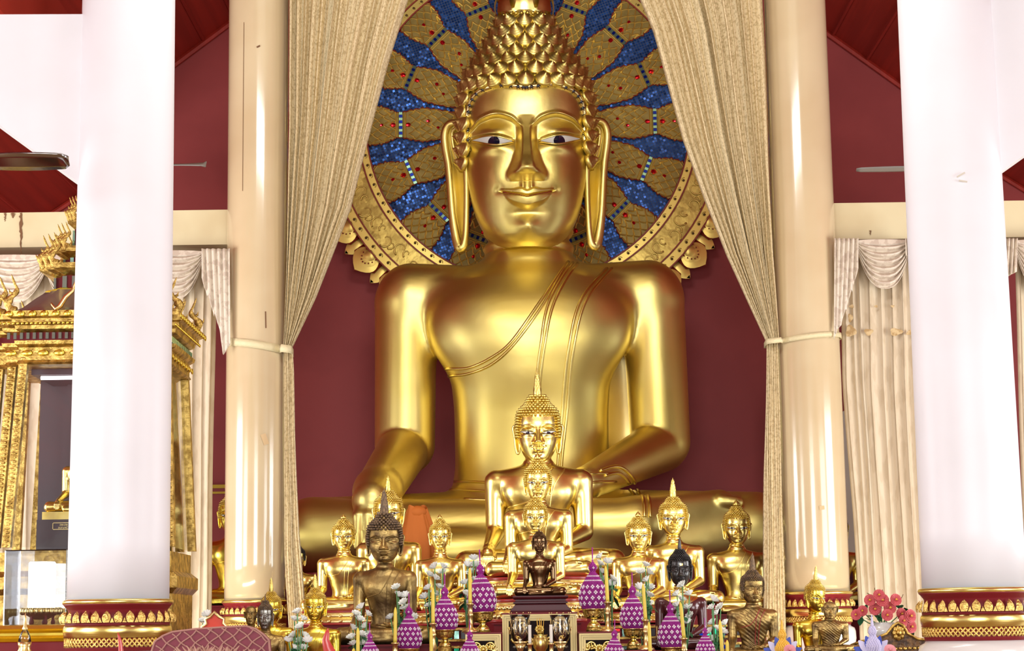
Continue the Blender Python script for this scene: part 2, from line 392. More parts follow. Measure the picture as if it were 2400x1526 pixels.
# ------------------------------------------------------------------ head, in units of the face's width, chin at z = 0
HZ = [0.10, 0.03, 0.00, 0.03, 0.10, 0.22, 0.42, 0.65, 0.88, 1.12, 1.30, 1.45, 1.58, 1.70, 1.82, 1.93, 1.97]
HW = [0.02, 0.14, 0.20, 0.265, 0.33, 0.405, 0.465, 0.497, 0.505, 0.50, 0.485, 0.43, 0.335, 0.265, 0.20, 0.14, 0.0]
HF = [0.02, 0.22, 0.36, 0.43, 0.475, 0.485, 0.49, 0.49, 0.475, 0.485, 0.465, 0.38, 0.27, 0.21, 0.165, 0.12, 0.0]
HB = [0.02, 0.10, 0.14, 0.20, 0.28, 0.36, 0.43, 0.48, 0.50, 0.50, 0.48, 0.42, 0.33, 0.26, 0.20, 0.14, 0.0]
HZS = HZ[:11] + [1.42, 1.52, 1.60, 1.67, 1.74, 1.82, 1.90, 1.94]
HWS = HW[:11] + [.462, .40, .315, .262, .235, .195, .13, 0.0]
HFS = HF[:11] + [.43, .36, .285, .235, .21, .175, .12, 0.0]
HBS = HB[:11] + [.47, .41, .33, .265, .235, .195, .13, 0.0]
HZM = HZ[:10] + [1.22, 1.30, 1.37, 1.43, 1.47, 1.49]
HWM = HW[:10] + [.48, .44, .37, .27, .15, 0.0]
HFM = HF[:10] + [.46, .42, .35, .25, .14, 0.0]
HBM = HB[:10] + [.49, .46, .39, .28, .15, 0.0]
BX = [0.0, .045, .12, .245, .37, .456, .52]; BZ = [.93, .965, 1.035, 1.07, 1.04, .965, .90]
def ss(a, b, x):
    t = np.clip((x-a)/(b-a), 0, 1); return t*t*(3-2*t)
def lid_hi(x): x = abs(x); return .853 + .028*np.sin(np.clip((x-.11)/.34, 0, 1)*math.pi*.9) + .028*(x-.11)/.34
def lid_lo(x): x = abs(x); return .838 - .052*np.sin(np.clip((x-.11)/.34, 0, 1)*math.pi)**1.2*(1-.5*np.clip((x-.11)/.34, 0, 1)) + .040*((x-.11)/.34)
MOUTH = 1.0
def face(x, z, hard=1.0):
    """height of the features over the plain oval, towards the viewer"""
    ax = np.abs(x); D = np.zeros_like(x)
    zb = smooth_tab(BX, BZ, np.clip(ax, 0, .52)); s = zb - z
    side = ss(.50, .40, ax)
    D += -.060*ss(-.006, .03, s)*(1-ss(.10, .30, s))*ss(.03, .09, ax)*side
    D += .014*np.exp(-((s+.012)/.014)**2)*ss(.02, .06, ax)*side
    D += .060*np.exp(-((ax-.265)/.14)**2 - ((z-.93)/.062)**2)*side          # upper lid
    D += .030*np.exp(-((ax-.265)/.15)**2 - ((z-.80)/.05)**2)*side
    D += -.016*np.exp(-((z-lid_hi(ax)-.010)/.010)**2)*ss(.09, .13, ax)*ss(.47, .43, ax)
    # nose
    hw = smooth_tab([.52, .56, .62, .70, .82, .93, 1.02], [.118, .122, .108, .085, .066, .055, .06], z)
    hn = smooth_tab([.515, .535, .565, .62, .72, .85, .95, 1.06], [0, .10, .20, .235, .175, .105, .05, 0], z)
    D += hn*(1-ss(.40, 1.42, ax/hw))
    D += .045*np.exp(-((ax-.105)/.035)**2 - ((z-.575)/.035)**2)             # wings
    D += .022*np.exp(-(ax/.045)**2 - ((z-.60)/.03)**2)
    # mouth
    am = ax/MOUTH
    D += .045*np.exp(-(am/.20)**2 - ((z-.40)/.13)**2)
    D += .018*np.exp(-((am-.035)/.014)**2)*ss(.44, .47, z)*ss(.54, .50, z)  # philtrum
    zm = .405 + .032*(am/.21)**2 - .012*np.exp(-(am/.05)**2)
    tp = np.clip(1-(am/.212)**2, 0, 1)**.5
    up = .038 + .016*np.exp(-((am-.05)/.04)**2) - .02*(am/.22)**2
    D += .042*tp*ss(-.004, .010, z-zm)*(1-ss(up*.85, up*1.25, z-zm))
    lw = .088*np.clip(1-(am/.19)**2, 0, 1)**.5 + .004
    D += .058*np.clip(1-(am/.19)**2, 0, 1)**.5*ss(-.002, .014, zm-z)*(1-ss(lw*.75, lw*1.25, zm-z))
    D += -.028*np.exp(-((z-zm)/.008)**2)*ss(.235, .20, am)
    D += -.014*np.exp(-((am-.235)/.03)**2 - ((z-.45)/.03)**2)
    D += -.020*np.exp(-(am/.13)**2 - ((z-.265)/.035)**2)
    D += .050*np.exp(-(ax/.085)**2 - ((z-.155)/.065)**2)                    # chin boss
    D += .028*np.exp(-((ax-.29)/.12)**2 - ((z-.55)/.17)**2)                 # cheek
    
    return D*hard
def head_pt(th, z_i):
    pass
def head_surface(nt, nr, prof=None):
    HZ, HW, HF, HB = prof or (globals()['HZ'], globals()['HW'], globals()['HF'], globals()['HB'])
    t = np.concatenate([np.linspace(0, 4, 14, endpoint=False), np.linspace(4, 10, nr-30, endpoint=False), np.linspace(10, len(HZ)-1, 16)])
    k = np.arange(len(HZ)); z = smooth_tab(k, HZ, t)
    # keep cubic on lists that are not monotone: plain linear blend at the chin
    z = np.where(t < 4, np.interp(t, k, HZ), z)
    W = smooth_tab(k, HW, t); Fd = smooth_tab(k, HF, t); B = smooth_tab(k, HB, t)
    s = np.linspace(-1, 1, nt, endpoint=False); th = np.sign(s)*np.abs(s)**1.25*math.pi
    TH, ZZ = np.meshgrid(th, z); Wm = np.repeat(W[:, None], nt, 1); Fm = np.repeat(Fd[:, None], nt, 1); Bm = np.repeat(B[:, None], nt, 1)
    e = 2/2.35
    c = np.cos(TH); sn = np.sin(TH)
    x = Wm*np.sign(sn)*np.abs(sn)**e
    y = np.where(c > 0, -Fm*np.abs(c)**e, Bm*np.abs(c)**e)
    m = ss(.0, .25, c)*(t[:, None] > 2)
    y = y - face(x, ZZ)*m
    V = np.stack([x, y, ZZ], -1).reshape(-1, 3); nr_ = len(t)
    j, i = np.meshgrid(np.arange(nr_-1), np.arange(nt), indexing='ij'); i2 = (i+1) % nt
    Q = np.stack([j*nt+i, j*nt+i2, (j+1)*nt+i2, (j+1)*nt+i], -1).reshape(-1, 4)
    return V, Q
def front_y(x, z):
    """y of the head's front at x, z"""
    k = np.arange(len(HZ))[3:]; zz = np.array(HZ[3:])
    W = smooth_tab(zz, HW[3:], z); Fd = smooth_tab(zz, HF[3:], z); e = 2.35
    c = np.clip(1-(np.abs(x)/W)**e, 1e-4, 1)**(1/e)
    x = np.asarray(x, float); z = np.asarray(z, float)
    return -Fd*c - face(x, z)*ss(0, .25, np.cos(np.arcsin(np.clip((np.abs(x)/W)**(e/2), 0, 1))))
def hair_z(x):
    """hairline height at x"""
    ax = abs(x)
    return 1.295 - .022*math.exp(-(ax/.07)**2) + .012*math.exp(-((ax-.2)/.1)**2) - max(0, ax-.30)**2*3.2 if ax < .5 else .7
def make_hair(sp, kind, prof=None):
    HZ, HW, HF, HB = prof or (globals()['HZ'], globals()['HW'], globals()['HF'], globals()['HB'])
    mb = MB(); zz = np.array(HZ[3:]); z = .62; row = 0
    zs = []
    t = 4.0
    # walk up the profile with even spacing
    prof = [(float(smooth_tab(zz, HW[3:], q)), q) for q in np.linspace(.5, HZ[-1]-.04, 400)]
    acc = 0; last = prof[0]; rows = [prof[0]]
    for p in prof[1:]:
        acc += math.hypot(p[0]-last[0], p[1]-last[1]); last = p
        if acc >= sp*.86: rows.append(p); acc = 0
    for ri, (w, z) in enumerate(rows):
        Fd = float(smooth_tab(zz, HF[3:], z)); B = float(smooth_tab(zz, HB[3:], z))
        dz = .01; w2 = float(smooth_tab(zz, HW[3:], z+dz)); slope = (w2-w)/dz
        n = max(5, int(2*math.pi*(w+.04)/sp))
        for i in range(n):
            th = 2*math.pi*(i + .5*(ri % 2))/n
            c, s_ = math.cos(th), math.sin(th); e = 2/2.35
            x = w*math.copysign(abs(s_)**e, s_); y = -Fd*abs(c)**e if c > 0 else B*abs(c)**e
            if c > 0.0:   # on the face side: keep above the hairline
                lim = .44 if kind == 'swirl' else .405
                if abs(x) < lim and z < max(hair_z(x), hair_z(.12))+sp*(.02 if kind == 'swirl' else -.25): continue
                if abs(x) >= lim and c > .38 and z < 1.26 - (abs(x)-.44)*6: continue
            if c < -.75: continue
            if z < .66 + .1*max(0, c): continue
            nrm = Vector((x/w**2 if w > .05 else x*10, y/max(Fd, .05)**2, -slope/max(w, .05)*.9)).normalized()
            nrm = (nrm + Vector((0, 0, .28))).normalized(); x, y, z0_ = Vector((x, y, z)) + nrm*(.03 if kind == 'swirl' else .012)
            T = Matrix.Translation((x, y, z0_)) @ nrm.to_track_quat('Z', 'Y').to_matrix().to_4x4()
            r = sp*.60
            if kind == 'swirl':
                mb.lathe([(r, -.02), (r*1.0, .010), (r*.90, .022), (r*.82, .022), (r*.72, .036), (r*.62, .036), (r*.52, .050), (r*.40, .050), (r*.30, .066), (r*.16, .070), (r*.02, .088)], 14, 0, T)
            else:
                mb.ball((0, 0, r*.5), (r*.80, r*.80, r*1.25), 0, 7, 5, T)
    return mb
def make_ear(mb, s, big):
    # outer rim down to the long lobe and back
    o = [(.50, -.02, 1.00), (.56, .0, 1.06), (.635, .03, 1.06), (.675, .05, .99), (.675, .05, .88), (.65, .03, .72), (.635, .01, .52), (.62, 0, .3), (.59, -.02, .10), (.565, -.04, .02), (.535, -.05, .03), (.515, -.05, .12), (.505, -.045, .30), (.50, -.05, .52), (.50, -.06, .70), (.505, -.05, .85)]
    r = [.025, .03, .034, .036, .036, .034, .032, .034, .04, .042, .038, .03, .027, .027, .03, .03]
    if not big: o = [(.5+(a-.5)*1.0, b, .25+c*.77) for a, b, c in o]
    def sm(P_, k=3):
        out = []
        n = len(P_)
        for i in range(n-1):
            p0, p1, p2, p3 = [np.array(P_[max(0, min(n-1, i+d))], float) for d in (-1, 0, 1, 2)]
            for q in range(k):
                t = q/k; out.append(.5*((2*p1) + (-p0+p2)*t + (2*p0-5*p1+4*p2-p3)*t*t + (-p0+3*p1-3*p2+p3)*t**3))
        out.append(np.array(P_[-1], float)); return out
    pts = sm([(a*s, b, c) for a, b, c in o]); rr = [float(v[0]) for v in sm([(q, 0, 0) for q in r])]
    mb.tube(pts, rr, 8)
    # shell of the ear behind the rim
    n = 12; L = len(pts)
    def fn(u, v):
        j = v*(L//2-1); a = pts[int(j)]; b = pts[L-1-int(j)]
        q = a*(1-u)+b*u; return (q[0], q[1]+.02+.03*math.sin(math.pi*u), q[2])
    mb.grid(fn, 6, 20); mb.grid(lambda u, v: (lambda q: (q[0], q[1]+.05, q[2]))(fn(1-u, v)), 6, 20)
    inner = sm([(.515*s, -.05, .98), (.57*s, -.02, 1.02), (.615*s, .02, .98), (.60*s, .02, .84), (.56*s, 0, .72), (.525*s, -.03, .66)])
    mb.tube(inner, .017, 6)
def make_eye(s, big):
    mb = MB(); n = 16
    def pt(u, v, off):
        x = s*(.115+.325*u); hi = lid_hi(x); lo = lid_lo(x); z = lo + (hi-lo)*v
        return (x, float(front_y(np.array(x), np.array(z))) - off, z)
    mb.grid(lambda u, v: pt(u, v, .010 + .012*math.sin(math.pi*u)), n, 6, 0)
    cx = s*.265; cz = .842; R = .047
    def ip(u, v):
        a = 2*math.pi*u; x = cx + R*v*math.cos(a); z = cz + R*v*math.sin(a)
        z = min(max(z, lid_lo(x)+.002), lid_hi(x)-.002); return (x, float(front_y(np.array(x), np.array(z))) - .027, z)
    mb.grid(ip, 20, 5, 1, closed=True)
    for fnl in (lid_hi, lid_lo):
        pts = [(s*x, float(front_y(np.array(x), np.array(fnl(x)))) - .014 - .012*math.sin(math.pi*(x-.1)/.36), fnl(x)) for x in np.linspace(.10, .46, 16)]
        mb.tube(pts, .0075, 6, 2)
    return mb
def make_mouth_line():
    mb = MB(); pts = []
    for x in np.linspace(-.195, .195, 25):
        z = .405 + .032*(x/.21)**2 - .012*math.exp(-(x/.05)**2); pts.append((x, float(front_y(np.array(x), np.array(z))) - .006, z))
    mb.tube(pts, .0075, 5); return mb
def make_brow(s):
    mb = MB(); xs = np.linspace(.04, .475, 18)
    pts = [(s*x, float(front_y(np.array(x), np.array(float(smooth_tab(BX, BZ, x))+.012))) - .003, float(smooth_tab(BX, BZ, x))+.006) for x in xs]
    mb.tube(pts, [.004+.010*math.sin(math.pi*i/17) for i in range(18)], 6); return mb

def flame_finial(slender=1.0, leaves=5):
    """tall spire of overlapping pointed leaves on a bulb"""
    mb = MB(); h = 1.0*slender
    mb.lathe([(.15, 0), (.19, .02), (.19, .045), (.155, .06), (.16, .09), (.175, .12), (.165, .17), (.15, .2)], 20)
    R = lambda z: .155*(1-(z-.15)/(h-.15))**.9 if z < h else 0
    mb.lathe([(.15, .15)] + [(max(.003, R(z)), z) for z in np.linspace(.2, h*.995, 12)], 12)
    nt = leaves+3
    for tier in range(nt):
        z0 = .07 + (h-.30)*tier/nt; n = 8 if tier < nt-3 else 5; hh = .30*h*(1-.35*tier/nt)
        for i in range(n):
            a = 2*math.pi*(i+.5*(tier % 2))/n; T = Matrix.Rotation(a, 4, 'Z'); r0 = (R(max(z0, .16)) if z0 > .14 else .17)
            def fn(u, v, r0=r0, hh=hh, z0=z0, n=n):
                z = z0+hh*v; rr = min(r0, .175 if z < .16 else R(min(z, h*.99))+.02); wd = r0*math.pi/n*1.05*math.sin(math.pi*min(1, .4+.6*v))**.7*(1-v**3)
                return ((u-.5)*2*wd, -(rr+.012+.012*(1-abs(u-.5)*2)+.014*v), z)
            mb.grid(fn, 5, 6, 0, T)
    return mb
def bud_finial():
    mb = MB(); mb.lathe([(.10, 0), (.13, .02), (.10, .05), (.07, .06), (.12, .10), (.15, .16), (.135, .23), (.08, .32), (.03, .39), (.003, .44)], 16); return mb

def lotus_base(w, d, h, mb, inset=.0):
    """oval plinth with bands, in metres of the figure; materials 0 gold, 1 red"""
    def ring(sc, z, n=48):
        return [(w*sc*math.copysign(abs(math.cos(a))**.75, math.cos(a)), -.16+d*sc*math.copysign(abs(math.sin(a))**.75, math.sin(a)), z) for a in [2*math.pi*i/n for i in range(n)]]
    def band(rows, mi):
        n = 48; V = []; Fc = []
        for sc_, z in rows: V += ring(sc_, z)
        for j in range(len(rows)-1):
            for i in range(n): Fc.append((j*n+i, (j+1)*n+i, (j+1)*n+(i+1) % n, j*n+(i+1) % n)[::-1])
        mb.add(V, Fc, mi)
    band([(0.0, 0), (.93, 0), (.95, -.05*h), (.93, -.14*h)], 1)
    band([(.93, -.14*h), (1.0, -.17*h), (1.0, -.22*h), (.97, -.24*h)], 0)
    band([(.97, -.24*h), (1.02, -.36*h), (.98, -.5*h), (.88, -.54*h), (.88, -.60*h)], 0)
    band([(.88, -.60*h), (.98, -.64*h), (1.04, -.76*h), (1.02, -.86*h)], 0)
    band([(1.02, -.86*h), (1.05, -.88*h), (1.05, -1.0*h), (0, -1.0*h)], 1)
    for z0, s0, up in ((-.40*h, 1.015, 1), (-.74*h, 1.035, -1)):
        n = 40; R = ring(s0, z0, n)
        for i in range(n):
            p = Vector(R[i]); nx = Vector((p.x/w**2, (p.y+.16)/d**2, 0)).normalized()
            T = Matrix.Translation(p) @ nx.to_track_quat('Y', 'Z').to_matrix().to_4x4()
            mb.ball((0, 0, 0), (.036*w/.72, .03, .11*h), 0, 8, 6, T)

# shared parts, made once
proto = bpy.data.objects.new('proto', None)
def hidden_proto(o):
    C.objects.unlink(o); o.parent = None; return o
PT = {}
V, Q = make_body('b', .0088); PT['body'] = hidden_proto(build('body', V, Q, M['gold']))
V, Q = make_body('b', .0095, monk=True); PT['monk_body'] = hidden_proto(build('body', V, Q, M['bronze']))
MOUTH = .74
HWS = [w*(.90+.10*min(1, z/.6)) if i < 8 else w for i, (w, z) in enumerate(zip(HWS, HZS))]
PS = (HZS, HWS, HFS, HBS)
V, Q = head_surface(120, 160, PS); PT['head'] = hidden_proto(build('head', V, Q, M['gold']))
V, Q = head_surface(100, 140, (HZM, HWM, HFM, HBM)); PT['monk_head'] = hidden_proto(build('head', V, Q, M['gold']))
PT['hair'] = hidden_proto(make_hair(.088, 'bead', PS).go('hair', M['gold_hair'], None, True))
PT['hair_coarse'] = hidden_proto(make_hair(.106, 'bead', PS).go('hair', M['gold_hair'], None, True))
e_ = MB(); make_ear(e_, 1, False); PT['ear_r'] = hidden_proto(e_.go('ear', M['gold'], None, True))
e_ = MB(); make_ear(e_, -1, False); PT['ear_l'] = hidden_proto(e_.go('ear', M['gold'], None, True))
PT['eye_r'] = hidden_proto(make_eye(1, False).go('eye', [M['eye_white'], M['eye_dark'], M['line_dark']], None, True))
PT['eye_l'] = hidden_proto(make_eye(-1, False).go('eye', [M['eye_white'], M['eye_dark'], M['line_dark']], None, True))
PT['brow_r'] = hidden_proto(make_brow(1).go('eyebrow', M['gold'], None, True))
PT['brow_l'] = hidden_proto(make_brow(-1).go('eyebrow', M['gold'], None, True))
PT['flame'] = hidden_proto(flame_finial(1.0).go('finial', M['gold'], None, True))
PT['flame_long'] = hidden_proto(flame_finial(1.45, 6).go('finial', M['gold'], None, True))
PT['bud'] = hidden_proto(bud_finial().go('finial', M['gold'], None, True))

MOUTH = 1.0
from mathutils.bvhtree import BVHTree
def project_tubes(body, lines, r, flat=.5):
    me = body.data; bv = BVHTree.FromPolygons([v.co for v in me.vertices], [p.vertices[:] for p in me.polygons])
    mb = MB()
    for ln in lines:
        pts = []
        n = len(ln)
        xs = np.array([p[0] for p in ln], float); zs = np.array([p[1] for p in ln], float); t0 = np.arange(n)
        for t in np.linspace(0, n-1, (n-1)*10+1):
            i = int(min(n-2, t)); u = t-i
            a = [ln[max(0, min(n-1, i+d))] for d in (-1, 0, 1, 2)]
            q = [.5*(2*a[1][c] + (-a[0][c]+a[2][c])*u + (2*a[0][c]-5*a[1][c]+4*a[2][c]-a[3][c])*u*u + (-a[0][c]+3*a[1][c]-3*a[2][c]+a[3][c])*u**3) for c in (0, 1)]
            hit = bv.ray_cast(Vector((q[0], -1.5, q[1])), Vector((0, 1, 0)))
            if hit[0] is not None and hit[0].y < .05: pts.append(hit[0] + Vector((0, -r*.15, 0)))
            elif len(pts) > 2: mb.tube(pts, r, 6); pts = []
            else: pts = []
        if len(pts) > 2: mb.tube(pts, r, 6)
    return mb
SASH = [[(.13, .99), (.06, .86), (-.06, .70), (-.14, .665), (-.24, .64), (-.29, .63)],
        [(.13, .99), (.055, .84), (.03, .62), (.02, .4), (.02, .30)], [(.24, .975), (.14, .82), (.10, .62), (.085, .4), (.085, .30)]]
PT['hem'] = hidden_proto(project_tubes(PT['body'], SASH, .0075).go('robe_hem', M['gold'], None, True))
BELT = [[(-.24, .285), (-.1, .265), (.05, .26), (.2, .28)], [(-.25, .25), (-.1, .232), (.05, .228), (.2, .25)]]

def statue(label, px, py, Y, spx, body='gold', hairm='gold_hair', fin='flame', hair='hair', hs=.34, chin=1.13, yaw=0, headyaw=0, group=None,
           base=None, finm=None, headm=None, name='seated_buddha_statue', monk=False, hem=True, open_eyes=True, fs=1.0, cat='statue', base_w=1, tilt=6, robed=False, hemm=None, hz=.85, zs=1.0, eyes=True, fz=1.88):
    """px,py: the middle of the figure's seat in the photograph; spx: its shoulders' width there"""
    s = S(spx, Y); root = thing(name, label, cat, P(px, py, Y), yaw, group, s)
    bm = M[body]; hm = M[headm] if headm else bm
    use(PT['monk_body' if monk or robed else 'body'], 'body', root, m=bm, scale=(1, 1, zs))
    H = use(PT['monk_head' if monk else 'head'], 'head', root, (0, -.035, chin), (math.radians(tilt), 0, headyaw), hm, (hs, hs, hs*hz))
    if not monk:
        use(PT[hair], 'hair', H, m=M[hairm])
        use(PT[fin], 'finial', H, (0, 0, fz), None, M[finm or hairm], (fs*(.66 if fin != 'bud' else 1), fs*(.66 if fin != 'bud' else 1), fs))
    for k in ('ear_r', 'ear_l'):
        e = use(PT[k], 'ear', H, m=hm); e.scale = (.93, 1, 1)
        if monk: e.scale = (1, 1, .62); e.location = (0, 0, .38)
    if eyes:
        for k in ('eye_r', 'eye_l'):
            e = use(PT[k], 'eye', H, m=[M['eye_white'] if open_eyes else hm, M['eye_dark'] if open_eyes else hm, M['line_dark'] if body.startswith('gold') else hm])
        for k in ('brow_r', 'brow_l'): use(PT[k], 'eyebrow', H, m=M['line_dark'] if body in ('gold_pale',) else hm)
    if hem and not monk: use(PT['hem'], 'robe_hem', root, m=M[hemm] if hemm else bm, scale=(1, 1, zs))
    if base:
        mb = MB(); lotus_base(.82*base_w, .50, base, mb); mb.go('lotus_plinth', [M['gold_pale'] if body.startswith('gold') else M['gold_old'], M['red']], root, True)
    return root
# ------------------------------------------------------------------ the hall
def struct(mb, name, m, smooth='auto'):
    return tag(mb.go(name, m, None, smooth), kind='structure')
WY = 28.0
struct(MB().box((-14, -8, -.2), (14, 28.5, 0)), 'floor', M['floor'])
struct(MB().box((-14, WY, 0), (14, WY+.3, 16)), 'wall_back', M['maroon'])
# side walls with tall openings
for s, nm in ((-1, 'wall_left'), (1, 'wall_right')):
    mb = MB()
    mb.box((s*10.5-.15, -8, 0), (s*10.5+.15, 28, .9)); mb.box((s*10.5-.15, -8, 5), (s*10.5+.15, 28, 9.5))
    for y in (-8, -2, 4, 13, 19, 25): mb.box((s*10.5-.15, y, .9), (s*10.5+.15, y+2.2, 5))
    struct(mb, nm, M['hall_wall'])
mb = MB(); mb.box((-14, -8.3, 0), (-5, -8, 12)); mb.box((5, -8.3, 0), (14, -8, 12)); mb.box((-5, -8.3, 6), (5, -8, 14)); struct(mb, 'wall_front', M['hall_wall'])
# two tiers of roof boards meeting the back wall
def roof(pts, name, th=.12):
    mb = MB(); a, b = pts
    n = Vector((-(b.z-a.z), 0, b.x-a.x)).normalized()*th
    if n.z < 0: n = -n
    V = []
    for y in (-8.0, WY):
        for p in (a, b, b+n, a+n): V.append((p.x, y, p.z))
    mb.add(V, [(0,1,2,3),(7,6,5,4),(0,4,5,1),(1,5,6,2),(2,6,7,3),(3,7,4,0)])
    return mb
aL = P(413, 155, WY); bL = P(533, 75, WY); dL = (bL-aL)/(bL.x-aL.x)
aR = P(2112, 200, WY); bR = P(1937, 75, WY); dR = (bR-aR)/(bR.x-aR.x)
XL = P(300, 380, WY).x; XR = P(2235, 380, WY).x; XC = P(1215, 0, WY).x
eL = aL + dL*(XL-aL.x); eR = aR + dR*(XR-aR.x); cL = aL + dL*(XC-aL.x); cR = aR + dR*(XC-aR.x)
top = Vector((XC, WY, max(cL.z, cR.z)))
roofs = MB()
for a, b in ((eL, top), (top, eR)):
    r_ = roof((a, b), ''); roofs.add(np.concatenate(r_.v), r_.f)
l2 = P(150, 480, WY); lowL = Vector((XL, WY, l2.z + (XL-l2.x)*.665)); farL = Vector((-14, WY, lowL.z - (XL+14)*.665))
lowR = Vector((XR, WY, lowL.z+.1)); farR = Vector((14, WY, lowR.z - (14-XR)*.665))
for a, b in ((farL, lowL), (lowR, farR)):
    r_ = roof((a, b), ''); roofs.add(np.concatenate(r_.v), r_.f)
roofs.box((XL-.1, -8, lowL.z), (XL, WY, eL.z+.1)); roofs.box((XR, -8, lowR.z), (XR+.1, WY, eR.z+.1))
struct(roofs, 'ceiling', M['red_ceiling'])
# board joints and the moulding where the slope meets the wall
tr = MB()
for a, b in ((eL, top), (eR, top)):
    L = (b-a).length; n = 26
    for i in range(1, n):
        p = a + (b-a)*(i/n)
        if i % 2: tr.box((p.x-.02, -8, p.z-.035), (p.x+.02, WY, p.z+.01))
    tr.tube([a + Vector((0, -.08, -.05)), b + Vector((0, -.08, -.05))], .045, 6)
for a, b in ((farL, lowL), (farR, lowR)):
    tr.tube([a + Vector((0, -.08, -.05)), b + Vector((0, -.08, -.05))], .04, 6)
    for i in range(1, 12):
        p = a + (b-a)*(i/12); tr.box((p.x-.015, -8, p.z-.025), (p.x+.015, WY, p.z+.01))
struct(tr, 'trim_1', M['red_ceiling'])
# unseen cream panels and white beams, added overhead for the gold to reflect
mb = MB()
for i in range(9):
    if i > 7: continue
    y = -7.6 + i*3.8; mb.box((-3.3, y, 10.9), (3.3, y+3.6, 11.0))
struct(mb, 'reflector_panel', M['reflector_panel'], False)
mb = MB()
for y in (-4, 1, 6, 10.5): mb.box((-6.2, y, 9.0), (6.2, y+.4, 9.6))
struct(mb, 'reflector_beam', M['white_col'], False)  # out of view, put in to pale the reflections in the gold
# cross beams behind the inner columns
YB = 21.95
def px_box(x0, y0, x1, y1, Y, d, mb, mi=0):
    a = P(x0, y1, Y); b = P(x1, y0, Y); mb.box((a.x, Y, a.z), (b.x, Y+d, b.z), mi)
mb = MB(); a = P(-700, 590, YB); b = P(560, 491, YB); mb.box((a.x, YB, a.z), (b.x, YB+.45, b.z)); struct(mb, 'cross_beam', M['cream_wall'])
mb = MB(); a = P(1925, 566, YB); b = P(3100, 470, YB); mb.box((a.x, YB, a.z+.02), (b.x, YB+.45, b.z+.05)); struct(mb, 'cross_beam', M['cream_wall'])

def beam_stain(beam, px, y0, y1, w0, Y):
    mb = MB(); rnd = random.Random(px); V = []; n = 24
    for i in range(n):
        t = i/(n-1); w_ = w0*(1-t)**.6*(.5+rnd.random()); x = px+rnd.uniform(-1.5, 1.5); y = y0+(y1-y0)*t
        V += [tuple(P(x-w_, y, Y)), tuple(P(x+w_, y, Y))]
    mb.add(V, [(2*i, 2*i+1, 2*i+3, 2*i+2) for i in range(n-1)]); mb.go('rust_stain', M['rust'], beam, False)
_bm = [o for o in C.objects if o.name.startswith('cross_beam')]
beam_stain(_bm[0], 49, 499, 600, 4, YB-.006); beam_stain(_bm[0], 12, 499, 520, 3, YB-.006); beam_stain(_bm[0], 30, 499, 512, 5, YB-.006); beam_stain(_bm[1], 2040, 540, 552, 2, YB-.006)
